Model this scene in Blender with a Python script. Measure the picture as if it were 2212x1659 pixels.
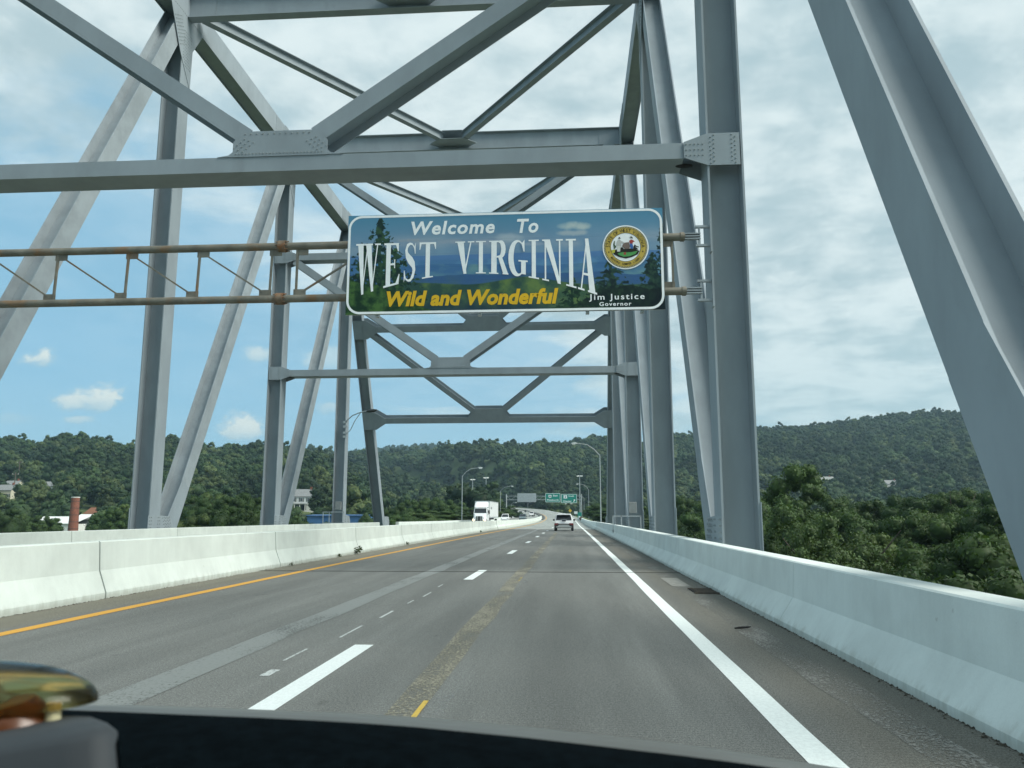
import bpy, bmesh, math, random
import numpy as np
from mathutils import Vector, Matrix
R = math.radians
random.seed(7); rng = np.random.default_rng(7)
S = bpy.context.scene
COL = S.collection
for o in list(bpy.data.objects): bpy.data.objects.remove(o)

# ------------------------------------------------------------------ camera
F = 1742.0; CXP, CYP = 1106.0, 829.5            # focal length and centre on a 2212 px wide picture
PITCH = math.atan(282.5 / F); YAW = math.atan(126 * math.cos(PITCH) / F)
CAMZ = 1.385
cd = bpy.data.cameras.new('camera'); cam = bpy.data.objects.new('camera', cd); COL.objects.link(cam)
cam.location = (0, 0, CAMZ); cam.rotation_euler = (math.pi / 2 + PITCH, 0, YAW)
cd.sensor_width = 36; cd.lens = F / 2212 * 36; cd.clip_start = 0.05; cd.clip_end = 9000
cd.dof.use_dof = True; cd.dof.focus_distance = 45; cd.dof.aperture_fstop = 9.5
S.camera = cam
FW = np.array([-math.sin(YAW) * math.cos(PITCH), math.cos(YAW) * math.cos(PITCH), math.sin(PITCH)])
RT = np.array([math.cos(YAW), math.sin(YAW), 0.0]); UP = np.cross(RT, FW)
def uv(x, y):                                   # sight-line slopes X/Y and Z/Y
    r = FW + RT * (x - CXP) / F - UP * (y - CYP) / F
    return r[0] / r[1], r[2] / r[1]
def at(x, y, Y):
    u, t = uv(x, y); return Vector((u * Y, Y, CAMZ + t * Y))

# ------------------------------------------------------------------ render, sun, sky
S.render.engine = 'CYCLES'
S.cycles.use_denoising = True
S.cycles.max_bounces = 6; S.cycles.diffuse_bounces = 3; S.cycles.glossy_bounces = 3
S.cycles.transparent_max_bounces = 12; S.cycles.volume_bounces = 0
S.cycles.use_adaptive_sampling = True; S.cycles.adaptive_threshold = 0.018
S.view_settings.view_transform = 'Standard'; S.view_settings.look = 'None'
S.view_settings.exposure = EXPO = 0.27; S.view_settings.gamma = 1.0; S.view_settings.use_curve_mapping = False
SUN_EL, SUN_AZ = 47.0, 107.0                    # azimuth clockwise from +Y: right and a little behind
ld = bpy.data.lights.new('sun', 'SUN'); sun = bpy.data.objects.new('sun', ld); COL.objects.link(sun)
ld.energy = 3.6; ld.angle = R(34); ld.color = (1.0, 0.985, 0.90)
sd = Vector((math.sin(R(SUN_AZ)) * math.cos(R(SUN_EL)), math.cos(R(SUN_AZ)) * math.cos(R(SUN_EL)), math.sin(R(SUN_EL))))
sun.rotation_euler = sd.to_track_quat('Z', 'Y').to_euler(); sun.location = (60, -30, 90)

class NT:
    """small helper to write node trees"""
    def __init__(s, tree): s.t = tree; s.n = tree.nodes; s.l = tree.links
    def node(s, typ, **kw):
        nd = s.n.new(typ)
        for k, v in kw.items(): setattr(nd, k, v)
        return nd
    def put(s, sock, v):
        if hasattr(v, 'is_output'): s.l.new(v, sock)
        elif v is not None: sock.default_value = v
    def m(s, op, a, b=None, c=None, clamp=False):
        nd = s.node('ShaderNodeMath', operation=op, use_clamp=clamp)
        for i, v in enumerate((a, b, c)):
            if v is not None: s.put(nd.inputs[i], v)
        return nd.outputs[0]
    def mix(s, f, a, b, mode='MIX'):
        nd = s.node('ShaderNodeMix', data_type='RGBA', blend_type=mode)
        s.put(nd.inputs[0], f); s.put(nd.inputs[6], a); s.put(nd.inputs[7], b); return nd.outputs[2]
    def noise(s, vec, scale, detail=4, rough=.55, dist=0.0):
        nd = s.node('ShaderNodeTexNoise'); s.put(nd.inputs['Vector'], vec)
        for k, v in (('Scale', scale), ('Detail', detail), ('Roughness', rough), ('Distortion', dist)): nd.inputs[k].default_value = v
        return nd.outputs[0]
    def ramp(s, x, lo, hi, a=0.0, b=1.0):
        nd = s.node('ShaderNodeMapRange', interpolation_type='SMOOTHSTEP')
        s.put(nd.inputs[0], x)
        for i, v in enumerate((lo, hi, a, b)): s.put(nd.inputs[i + 1], v)
        return nd.outputs[0]
    def mapv(s, vec, scale=(1, 1, 1), loc=(0, 0, 0)):
        nd = s.node('ShaderNodeMapping'); s.put(nd.inputs[0], vec); nd.inputs['Scale'].default_value = scale; nd.inputs['Location'].default_value = loc
        return nd.outputs[0]
    def xyz(s, vec):
        nd = s.node('ShaderNodeSeparateXYZ'); s.put(nd.inputs[0], vec); return nd.outputs
    def comb(s, x, y, z):
        nd = s.node('ShaderNodeCombineXYZ')
        for i, v in enumerate((x, y, z)): s.put(nd.inputs[i], v)
        return nd.outputs[0]

W = bpy.data.worlds.new('World'); S.world = W; W.use_nodes = True
t = NT(W.node_tree); t.n.clear()
wo = t.node('ShaderNodeOutputWorld'); bg = t.node('ShaderNodeBackground'); t.l.new(bg.outputs[0], wo.inputs[0])
sky = t.node('ShaderNodeTexSky', sky_type='NISHITA', sun_disc=False)
sky.sun_elevation = R(SUN_EL); sky.sun_rotation = R(SUN_AZ); sky.altitude = 250; sky.air_density = 1.0; sky.dust_density = 0.6; sky.ozone_density = 1.2
tc = t.node('ShaderNodeTexCoord'); dx, dy, dz = t.xyz(tc.outputs['Generated'])
dzp = t.m('ADD', t.m('MAXIMUM', dz, 0.0), 0.17)
pv = t.comb(t.m('DIVIDE', dx, dzp), t.m('DIVIDE', dy, dzp), 0.0)
n1 = t.noise(t.mapv(pv, (0.75, 1.0, 1), (3.1, 1.7, 0)), 1.5, 7, .56, .25)
n2 = t.noise(t.mapv(pv, (1.0, 1.35, 1), (8.2, 4.4, 0)), 1.9, 5, .55, .3)
n3 = t.noise(t.mapv(pv, (1, 1, 1), (1.2, 9.4, 0)), 6.2, 4, .6, .2)
cov = t.m('ADD', t.m('MULTIPLY', dx, 0.75), t.m('MULTIPLY_ADD', dz, 1.25, 0.37))
cov = t.m('MINIMUM', cov, 0.95)
dens = t.m('ADD', n1, t.m('MULTIPLY', t.m('SUBTRACT', cov, 0.5), 0.85))
mask = t.ramp(dens, 0.41, 0.66)
veil = t.ramp(t.m('ADD', cov, t.m('MULTIPLY', n3, 0.3)), 0.25, 1.1, 0.08, 0.5)
mask = t.m('MAXIMUM', mask, veil)
shade = t.ramp(t.m('ADD', t.m('MULTIPLY', n2, 0.62), t.m('MULTIPLY', n3, 0.38)), 0.37, 0.58)
# low fair-weather cumulus over the ridge on the left
az = t.m('DIVIDE', dx, t.m('MAXIMUM', dy, 0.05)); el = t.m('DIVIDE', dz, t.m('MAXIMUM', dy, 0.05))
av = t.comb(t.m('MULTIPLY', az, 1.0), t.m('MULTIPLY', el, 1.5), 0.3)
cn = t.m('SUBTRACT', t.m('ADD', t.m('MULTIPLY', t.noise(av, 11.0, 3, .55, .2), .55), t.m('MULTIPLY', t.noise(av, 34.0, 5, .62, .4), .45)), 0.5)
cum = None; cumtop = None
for (x, y, wx, wy, k) in ((92, 778, 58, 30, 1.1), (190, 866, 95, 40, 1.15), (524, 930, 66, 40, 1.5), (556, 768, 56, 24, .8), (335, 775, 46, 16, .6), (165, 908, 52, 12, .7), (712, 782, 60, 36, .6), (30, 905, 60, 20, .35), (-150, 860, 90, 32, .9), (-330, 905, 80, 28, .9), (700, 880, 50, 24, .6)):
    u0, e0 = uv(x, y); u1, e1 = uv(x + wx, y - wy)
    a = t.m('DIVIDE', t.m('SUBTRACT', az, u0), abs(u1 - u0)); b = t.m('DIVIDE', t.m('SUBTRACT', el, e0), abs(e1 - e0))
    bb = t.m('MULTIPLY', b, t.m('ADD', 1.0, t.m('MULTIPLY', t.m('LESS_THAN', b, 0.0), 0.5)))
    r2 = t.m('ADD', t.m('MULTIPLY', a, a), t.m('MULTIPLY', bb, bb))
    v = t.m('MULTIPLY', t.ramp(t.m('ADD', t.m('SUBTRACT', 1.0, r2), t.m('MULTIPLY', cn, 6.0)), -0.1, 1.25), k, clamp=True)
    cum = v if cum is None else t.m('MAXIMUM', cum, v)
    tp = t.m('MULTIPLY', v, t.ramp(t.m('ADD', b, t.m('MULTIPLY', cn, 2.0)), -0.7, 0.5))
    cumtop = tp if cumtop is None else t.m('MAXIMUM', cumtop, tp)
blue = t.mix(0.8, sky.outputs[0], (1.85, 4.15, 5.7, 1))
ccol = t.mix(shade, (3.40, 4.55, 4.95, 1), (5.60, 6.50, 6.65, 1))
low = t.ramp(dz, 0.02, 0.30, 1.0, 0.0)
ccol = t.mix(t.m('MULTIPLY', low, 0.6), ccol, (3.5, 5.1, 5.6, 1))
col = t.mix(mask, blue, ccol)
cucol = t.mix(cumtop, (3.0, 4.6, 5.4, 1), (5.6, 6.3, 6.1, 1))
col = t.mix(t.m('MULTIPLY', cum, 0.92), col, cucol)
t.l.new(col, bg.inputs[0]); bg.inputs[1].default_value = 0.112
W.cycles.sampling_method = 'MANUAL'; W.cycles.sample_map_resolution = 512

# ------------------------------------------------------------------ scene helpers
def tag(o, label=None, cat=None, group=None, kind=None):
    for k, v in (('label', label), ('category', cat), ('group', group), ('kind', kind)):
        if v: o[k] = v
    return o
def thing(name, label, cat, loc=(0, 0, 0), rz=0.0, group=None):
    o = bpy.data.objects.new(name, None); COL.objects.link(o); o.location = loc; o.rotation_euler = (0, 0, rz)
    o.empty_display_size = 0.3
    return tag(o, label, cat, group)
def root_loc(o):
    v = Vector((0, 0, 0))
    while o is not None: v += o.location; o = o.parent
    return v
def link(name, me, mat, parent=None):
    o = bpy.data.objects.new(name, me); COL.objects.link(o)
    if mat is not None:
        me.materials.clear()
        for mm in (mat if isinstance(mat, (list, tuple)) else [mat]): me.materials.append(mm)
    if parent is not None: o.parent = parent
    return o
class MB:
    """collects verts and faces; build() links them as ONE mesh object (world coordinates unless local=True)"""
    def __init__(s): s.v = []; s.f = []; s.mi = []; s.cur = 0; s.sm = []
    def add(s, vs, fs, smooth=False):
        b = len(s.v); s.v += [tuple(v) for v in vs]; s.f += [tuple(i + b for i in f) for f in fs]; s.mi += [s.cur] * len(fs); s.sm += [smooth] * len(fs); return s
    def box(s, c, size, rot=None):
        hx, hy, hz = size[0] / 2, size[1] / 2, size[2] / 2
        vs = [Vector((x, y, z)) for x in (-hx, hx) for y in (-hy, hy) for z in (-hz, hz)]
        if rot is not None: vs = [rot @ v for v in vs]
        c = Vector(c)
        return s.add([v + c for v in vs], [(0, 1, 3, 2), (4, 6, 7, 5), (0, 4, 5, 1), (2, 3, 7, 6), (0, 2, 6, 4), (1, 5, 7, 3)])
    def bar(s, p0, p1, side, a, b):
        """rectangular bar p0->p1; a = size along `side`, b = size along the third axis"""
        p0, p1 = Vector(p0), Vector(p1); u = (p1 - p0).normalized(); w = u.cross(Vector(side)).normalized(); sd_ = w.cross(u).normalized()
        vs = []
        for p in (p0, p1):
            for i, j in ((-1, -1), (1, -1), (1, 1), (-1, 1)): vs.append(p + sd_ * (i * a / 2) + w * (j * b / 2))
        return s.add(vs, [(0, 1, 2, 3), (7, 6, 5, 4), (0, 4, 5, 1), (1, 5, 6, 2), (2, 6, 7, 3), (3, 7, 4, 0)])
    def hsec(s, p0, p1, side, depth, w, tf=.05, tw=.04):
        """H section: flanges at +-depth/2 along `side`, each w wide, web between"""
        p0, p1 = Vector(p0), Vector(p1); u = (p1 - p0).normalized(); ww = u.cross(Vector(side)).normalized(); sd_ = ww.cross(u).normalized()
        for k in (-1, 1): s.bar(p0 + sd_ * k * (depth - tf) / 2, p1 + sd_ * k * (depth - tf) / 2, side, tf, w)
        s.bar(p0, p1, side, depth - 2 * tf, tw); return s
    def tube(s, pts, r, n=10, cap=True, smooth=True):
        pts = [Vector(p) for p in pts]; rs = r if isinstance(r, (list, tuple)) else [r] * len(pts); vs = []; fs = []
        for i, p in enumerate(pts):
            d = (pts[min(i + 1, len(pts) - 1)] - pts[max(i - 1, 0)]).normalized()
            ref = Vector((0, 0, 1)) if abs(d.z) < .9 else Vector((1, 0, 0)); a = d.cross(ref).normalized(); b = a.cross(d)
            for k in range(n): an = 2 * math.pi * k / n; vs.append(p + (a * math.cos(an) + b * math.sin(an)) * rs[i])
        for i in range(len(pts) - 1):
            for k in range(n): fs.append((i * n + k, i * n + (k + 1) % n, (i + 1) * n + (k + 1) % n, (i + 1) * n + k))
        s.add(vs, fs, smooth)
        if cap: s.add(vs[:n][::-1], [tuple(range(n))]); s.add(vs[-n:], [tuple(range(n))])
        return s
    def prism(s, poly, axis, a, b):
        """polygon (2D) extruded along axis 'x','y' or 'z' from a to b"""
        def p3(q, w): return {'x': (w, q[0], q[1]), 'y': (q[0], w, q[1]), 'z': (q[0], q[1], w)}[axis]
        n = len(poly); vs = [p3(q, a) for q in poly] + [p3(q, b) for q in poly]
        fs = [tuple(range(n))[::-1], tuple(range(n, 2 * n))] + [(i, (i + 1) % n, n + (i + 1) % n, n + i) for i in range(n)]
        return s.add(vs, fs)
    def grid(s, rows, smooth=False):
        n = len(rows[0]); vs = [p for r in rows for p in r]
        fs = [(i * n + k, i * n + k + 1, (i + 1) * n + k + 1, (i + 1) * n + k) for i in range(len(rows) - 1) for k in range(n - 1)]
        return s.add(vs, fs, smooth)
    def build(s, name, mat, parent=None, local=False, bevel=0.0, seg=1, label=None, kind=None, fix=True):
        off = Vector((0, 0, 0)) if (local or parent is None) else root_loc(parent)
        me = bpy.data.meshes.new(name); me.from_pydata([tuple(Vector(v) - off) for v in s.v], [], s.f)
        me.polygons.foreach_set('material_index', s.mi); me.polygons.foreach_set('use_smooth', s.sm)
        if fix:
            bm = bmesh.new(); bm.from_mesh(me); bmesh.ops.recalc_face_normals(bm, faces=bm.faces)
            if bevel: bmesh.ops.bevel(bm, geom=bm.edges[:], offset=bevel, segments=seg, affect='EDGES', clamp_overlap=True)
            bm.to_mesh(me); bm.free()
        o = link(name, me, mat, parent)
        if label: o['label'] = label
        if kind: o['kind'] = kind
        return o
def copy_tree(o, parent=None):
    c = o.copy(); COL.objects.link(c); c.parent = parent
    for ch in list(o.children): copy_tree(ch, c)
    return c

# ------------------------------------------------------------------ materials
MATS = {}
def mat(name, col, rough=.6, var=.12, scale=3.0, metal=0.0, bump=0.0, bscale=40.0, spec=.4, stretch=(1, 1, 1), col2=None, c2lo=.55, c2hi=.7, c2scale=1.2, emit=None, estr=1.0):
    mt = bpy.data.materials.new(name); mt.use_nodes = True; n = NT(mt.node_tree)
    b = mt.node_tree.nodes['Principled BSDF']; g = n.node('ShaderNodeTexCoord').outputs['Object']
    g = n.mapv(g, stretch)
    f = n.ramp(n.noise(g, scale, 6, .6), .3, .7, 1 - var, 1 + var)
    c = n.mix(1.0, (*col, 1), f, 'MULTIPLY')
    if col2 is not None: c = n.mix(n.ramp(n.noise(g, c2scale, 7, .65, .5), c2lo, c2hi), c, (*col2, 1))
    n.l.new(c, b.inputs['Base Color'])
    b.inputs['Roughness'].default_value = rough; b.inputs['Metallic'].default_value = metal; b.inputs['Specular IOR Level'].default_value = spec
    if bump:
        bp = n.node('ShaderNodeBump'); bp.inputs['Strength'].default_value = bump; bp.inputs['Distance'].default_value = .02
        n.l.new(n.noise(g, bscale, 4), bp.inputs['Height']); n.l.new(bp.outputs[0], b.inputs['Normal'])
    if emit: b.inputs['Emission Color'].default_value = (*emit, 1); b.inputs['Emission Strength'].default_value = estr
    MATS[name] = mt; return mt
def flat(name, col, rough=.5, **k): return mat(name, col, rough, var=.04, scale=6, **k)

steel = mat('steel_paint', (.280, .328, .358), .6, .08, .9, spec=.2, bump=.05, bscale=14, col2=(.24, .28, .30), c2lo=.56, c2hi=.80, c2scale=.5, stretch=(1, 1, .45))
steel_rust = mat('steel_paint_stained', (.295, .340, .366), .6, .10, 1.2, spec=.2, col2=(.25, .21, .16), c2lo=.66, c2hi=.88, c2scale=1.6)
bolt_mat = flat('bolt_paint', (.27, .31, .32), .5)
pipe_mat = mat('weathered_pipe', (.175, .17, .14), .65, .25, 2.0, col2=(.21, .135, .075), c2lo=.48, c2hi=.70, c2scale=1.3, bump=.1)
pipe_end = mat('rusty_pipe', (.19, .14, .095), .7, .3, 5.0, col2=(.23, .11, .05), c2lo=.5, c2hi=.65, c2scale=4)
galv = mat('galvanised_steel', (.42, .46, .47), .45, .08, 2, metal=.3)
dark = flat('dark_metal', (.045, .05, .05), .5)
black = flat('black_rubber', (.018, .018, .02), .8)
glass_dark = flat('dark_glass', (.02, .025, .03), .06, spec=.6)
white_paint = flat('white_vehicle_paint', (.78, .80, .81), .25)
chrome = flat('silver_trim', (.55, .55, .53), .3, metal=.6)
red_lens = flat('red_lens', (.17, .035, .035), .2)
green_sign = flat('green_sign_sheet', (.004, .21, .165), .4)
white_sheet = flat('white_sign_sheet', (.72, .78, .78), .5)
yellow_sign = flat('yellow_sign_sheet', (.62, .42, .04), .5)

# ------------------------------------------------------------------ road line and terrain
def roadz(Y): return -2.3e-5 * max(Y, 0) ** 2 if Y < 100 else -.23 - .0046 * (Y - 100)
DECK_END = 88.3; XC = -8.1
AX = [(-8.1, 70, roadz(70)), (-8.1, 88.3, roadz(88.3)), (-8.1, 130, -.33), (-8.1, 190, -.30), (-9, 260, .35), (-12.5, 330, 1.4), (-19, 400, 2.6), (-28, 460, 4.0), (-58, 600, 6.6), (-78, 660, 7.4), (-125, 760, 8.6), (-200, 850, 9.2), (-300, 920, 9.5), (-420, 970, 10)]
def catmull(P, step):
    P = [np.array(p, float) for p in P]; out = []
    for i in range(1, len(P) - 2):
        n = max(2, int(np.linalg.norm(P[i + 1] - P[i]) / step))
        for k in range(n):
            q = k / n; a, b, c, d = P[i - 1:i + 3]
            out.append(.5 * ((2 * b) + (-a + c) * q + (2 * a - 5 * b + 4 * c - d) * q * q + (-a + 3 * b - 3 * c + d) * q ** 3))
    return np.array(out)
AXIS = catmull(AX, 6.0)
def ax_frame(i):
    a = AXIS[max(i - 1, 0)]; b = AXIS[min(i + 1, len(AXIS) - 1)]; d = (b - a)[:2]; d /= np.linalg.norm(d)
    return np.array([d[1], -d[0]])              # unit vector to the right
RAMP = [(2.0, 150, -.3), (3.2, 190, -.42), (4.0, 240, -.75), (4.4, 300, -1.2), (4.2, 380, -1.7), (3.5, 450, -2.0), (0, 560, -2.2), (0, 640, -2.2)]
RAMPL = catmull(RAMP, 8.0)
def tb(pts):
    a = np.array([uv(x, y) for x, y in pts]); return a[:, 0], a[:, 1]
HILLS = [  # skyline, crest distance, foot distance, foot level
    (tb([(-900, 930), (-400, 935), (-200, 950), (0, 940), (36, 936), (83, 952), (120, 944), (162, 934), (231, 951), (261, 961), (310, 955), (370, 938), (420, 944), (485, 962), (507, 947), (577, 953), (630, 962), (672, 972), (727, 984), (800, 1030), (860, 1080), (960, 1130)]), 620, 235, -7, 1.15),
    (tb([(640, 1130), (760, 1090), (860, 1050), (905, 1012), (930, 985), (942, 970), (957, 958), (1035, 949), (1097, 952), (1128, 957), (1189, 951), (1226, 960), (1294, 954), (1340, 962), (1420, 985), (1520, 1020), (1650, 1070)]), 860, 500, 0, 1.0),
    (tb([(1150, 975), (1300, 950), (1450, 937), (1500, 934), (1626, 925), (1736, 916), (1852, 907), (1925, 898), (2013, 889), (2071, 889), (2300, 880), (2900, 875)]), 1100, 430, -7, 1.0),
    (tb([(300, 1010), (500, 988), (700, 980), (796, 975), (833, 968), (893, 966), (930, 963), (1000, 961), (1200, 962)]), 2000, 1300, 10, 1.0)]
TREEH = 12.0
def smooth01(s): s = np.clip(s, 0, 1); return s * s * (3 - 2 * s)
_ph = rng.uniform(0, 6.28, 24)
def wob(X, Y):
    return 1.6 * np.sin(X / 31 + _ph[0]) * np.cos(Y / 37 + _ph[1]) + 1.0 * np.sin(X / 13.7 + Y / 19 + _ph[2]) + 2.2 * np.sin(X / 71 + _ph[3]) * np.sin(Y / 83 + _ph[4])
def terr(X, Y):
    X = np.asarray(X, float); Y = np.asarray(Y, float); Ys = np.maximum(Y, 60.0); u = X / Ys
    z = -13.0 + 5.0 * smooth01((Y - 60) / 180) - 7 * smooth01((50 - Y) / 40)
    for (us, ts), Yc, Yf, zf, pw in HILLS:
        zc = CAMZ + np.interp(u, us, ts) * Yc - TREEH
        s = np.clip((Y - Yf) / (Yc - Yf), 0, 1)
        prof = .55 * s ** pw + .45 * smooth01(s)
        h = zf + (zc - zf) * prof - np.maximum(Y - Yc, 0) * .12
        h = np.where(zc < zf, -60, h); h = np.where(Y < Yf, -60, h)
        z = np.maximum(z, h)
    z = z + wob(X, Y) * smooth01((Y - 120) / 200) * .9
    # road corridor
    d2 = np.full(X.shape, 1e9); rz = np.zeros(X.shape)
    for P, hw in ((AXIS[AXIS[:, 1] > 110], 14.0), (RAMPL, 4.0)):
        for p in P[::2]:
            d = np.hypot(X - p[0], Y - p[1]) - hw
            k = d < d2; d2 = np.where(k, d, d2); rz = np.where(k, p[2], rz)
    w = 1 - smooth01((d2 - 1) / (13 + 20 * smooth01((Y - 210) / 60)))
    w = w * smooth01((Y - 95) / 60)
    return z * (1 - w) + (rz - .45) * w
def ground_hit(x, y):
    u, tt = uv(x, y); Y = np.arange(120, 1500, 2.0); zt = terr(u * Y, Y); k = np.nonzero(zt >= CAMZ + tt * Y)[0]
    i = k[0] if len(k) else len(Y) - 1
    return Vector((u * Y[i], Y[i], zt[i]))

grass_mat = mat('grass_ground', (.075, .105, .035), .9, .3, .08, col2=(.13, .115, .06), c2lo=.55, c2hi=.75, c2scale=.05, bump=.3, bscale=2)
gx = np.concatenate([np.arange(-2600, -700, 50), np.arange(-700, 800, 11), np.arange(800, 2300, 50)]); gy = np.concatenate([np.arange(-60, 1150, 10), np.arange(1150, 2700, 40)])
GX, GY = np.meshgrid(gx, gy); GZ = terr(GX, GY)
m = MB(); m.grid([[(GX[i, j], GY[i, j], GZ[i, j]) for j in range(len(gx))] for i in range(len(gy))], True)
ter = m.build('terrain', grass_mat, fix=False); tag(ter, 'wooded river valley ground rising into hills', None, kind='structure')
m = MB(); m.add([(-4000, -900, -20.6), (4000, -900, -20.6), (4000, 45, -20.6), (-4000, 45, -20.6)], [(0, 1, 2, 3)])
tag(m.build('river', mat('river_water', (.035, .045, .035), .35, .1, .2, bump=.2, bscale=1.5)), 'grey green river water under the bridge', None, kind='structure')

# ------------------------------------------------------------------ bridge deck and its markings
def road_material(name, base, warm):
    mt = bpy.data.materials.new(name); mt.use_nodes = True; n = NT(mt.node_tree); b = mt.node_tree.nodes['Principled BSDF']
    g = n.node('ShaderNodeTexCoord').outputs['Object']; x, y, z = n.xyz(g)
    fine = n.noise(g, 42, 5, .75); mid = n.noise(n.mapv(g, (1.6, .10, 1)), 1.0, 6, .6); big = n.noise(n.mapv(g, (.35, .06, 1)), 1.0, 4, .5)
    agg = n.noise(n.mapv(g, (1, .55, 1)), 110, 3, .8)
    f = n.m('MULTIPLY', n.ramp(fine, .25, .75, .70, 1.30), n.m('MULTIPLY', n.ramp(mid, .25, .75, .84, 1.16), n.ramp(big, .3, .7, .90, 1.10)))
    f = n.m('MULTIPLY', f, n.ramp(agg, .3, .72, .52, 1.62))
    tin = n.m('SINE', n.m('MULTIPLY', y, 2 * math.pi / .055))
    f = n.m('MULTIPLY', f, n.m('MULTIPLY_ADD', tin, .05, 1.0))
    c = n.mix(1.0, (*base, 1), f, 'MULTIPLY')
    if warm:
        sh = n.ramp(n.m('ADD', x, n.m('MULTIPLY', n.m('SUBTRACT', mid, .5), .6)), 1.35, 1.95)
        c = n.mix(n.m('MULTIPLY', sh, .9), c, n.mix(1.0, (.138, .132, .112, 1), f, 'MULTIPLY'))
        lf = n.ramp(n.m('ADD', x, n.m('MULTIPLY', n.m('SUBTRACT', mid, .5), .5)), -6.75, -7.2)
        c = n.mix(n.m('MULTIPLY', lf, .8), c, n.mix(1.0, (.17, .16, .125, 1), f, 'MULTIPLY'))
        # polished wheel paths and oil drip stripe
        for xc, wd, kk in ((-.95, .5, .25), (.85, .5, .25), (-.05, .35, -.25), (-4.6, .6, .14)):
            d = n.m('ABSOLUTE', n.m('SUBTRACT', x, xc)); wv = n.ramp(d, 0.0, wd, kk * .5, 0.0)
            c = n.mix(1.0, c, n.m('ADD', 1.0, n.m('MULTIPLY', wv, n.ramp(mid, .3, .7))), 'MULTIPLY')
    spots = n.ramp(n.noise(n.mapv(g, (1, .6, 1)), 2.3, 2, .5), .70, .76)
    c = n.mix(n.m('MULTIPLY', spots, .35), c, (.06, .06, .055, 1))
    n.l.new(c, b.inputs['Base Color']); b.inputs['Roughness'].default_value = .82; b.inputs['Specular IOR Level'].default_value = .35
    bp = n.node('ShaderNodeBump'); bp.inputs['Strength'].default_value = .35; bp.inputs['Distance'].default_value = .01
    n.l.new(fine, bp.inputs['Height']); n.l.new(bp.outputs[0], b.inputs['Normal']); return mt
deck_mat = road_material('deck_concrete', (.134, .139, .131), True)
appr_mat = road_material('approach_concrete', (.25, .265, .25), False)
def ystrip(m, x0, x1, y0, y1, dz, step=3.0, jag=0.0):
    n = max(1, int((y1 - y0) / step)); rows = []
    for i in range(n + 1):
        Y = y0 + (y1 - y0) * i / n; j0 = random.uniform(-jag, jag); j1 = random.uniform(-jag, jag)
        rows.append([(x0 + j0, Y, roadz(Y) + dz), (x1 + j1, Y, roadz(Y) + dz)])
    m.grid(rows)
m = MB(); ystrip(m, -19.2, 3.0, -40, DECK_END, 0.0, 4)
deck = m.build('bridge_deck', deck_mat, fix=False); tag(deck, 'grey concrete bridge deck carriageway', None, kind='structure')
m = MB(); ystrip(m, -19.6, 3.4, -40, DECK_END, -.45, 8); ystrip(m, -19.6, 3.4, -40, DECK_END, -.9, 8)
m.build('deck_slab', mat('slab_concrete', (.3, .3, .28), .8), deck, fix=False)
def paint_mat(name, col, wear):
    mt = bpy.data.materials.new(name); mt.use_nodes = True; n = NT(mt.node_tree); b = mt.node_tree.nodes['Principled BSDF']
    g = n.node('ShaderNodeTexCoord').outputs['Object']; nz = n.noise(n.mapv(g, (1, .7, 1)), 34, 5, .75); lg = n.noise(n.mapv(g, (1.2, .35, 1)), 1.6, 4, .6)
    v = n.m('ADD', n.m('MULTIPLY', nz, .6), n.m('MULTIPLY', lg, .4))
    n.l.new(n.ramp(v, wear, wear + .14), b.inputs['Alpha'])
    n.l.new(n.mix(1.0, (*col, 1), n.ramp(nz, .25, .75, .88, 1.1), 'MULTIPLY'), b.inputs['Base Color']); b.inputs['Roughness'].default_value = .7; return mt
white_line = paint_mat('white_road_paint', (.74, .79, .77), .20)
dash_paint = paint_mat('white_dash_paint', (.70, .75, .74), .27)
yellow_line = paint_mat('yellow_road_paint', (.60, .31, .035), .16)
ghost_white = paint_mat('worn_white_paint', (.198, .212, .204), .35)
ghost_yellow = paint_mat('worn_yellow_paint', (.235, .222, .170), .42)
bright_yellow = paint_mat('chipped_yellow_paint', (.55, .38, .07), .34)
def mark(name, x0, x1, y0, y1, mt, dz=.004, parent=deck, jag=0.0):
    m = MB(); ystrip(m, x0, x1, y0, y1, dz, 1.5 if jag else 3.0, jag); return m.build(name, mt, parent, fix=False)
mark('edge_line', 1.325, 1.525, -20, DECK_END, white_line, jag=.006)
mark('edge_line_yellow', -6.785, -6.58, -20, DECK_END, yellow_line, jag=.008)
me_d = mark('lane_dash', -2.335, -2.13, 5.6, 8.9, dash_paint)
for k in range(1, 7): mark('lane_dash', -2.335, -2.13, 5.8 + 12.05 * k, 8.9 + 12.05 * k, dash_paint)
mark('worn_line', -3.62, -3.24, -5, DECK_END, ghost_white, jag=.03)
mark('worn_line', -1.34, -1.06, -5, 70, ghost_yellow, jag=.03)
mark('worn_line', -1.075, -.90, 3, 40, paint_mat('worn_grey_scar', (.25, .26, .26), .53), dz=.008, jag=.02)
mark('paint_chip', -1.115, -1.075, 3.9, 6.3, bright_yellow, dz=.009)
mark('paint_chip', -1.13, -1.08, 17.5, 18.6, paint_mat('faded_yellow_paint', (.42, .33, .12), .42), dz=.009)
mark('worn_line', 2.02, 2.34, -5, 60, paint_mat('worn_shoulder_scar', (.22, .215, .195), .44), jag=.04)
mark('shoulder_patch', 1.98, 2.34, 16.4, 18.6, mat('patch_concrete', (.27, .265, .24), .8, .3, 8), dz=.008)
worn_dash = paint_mat('thin_white_paint', (.48, .51, .50), .36)
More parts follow.
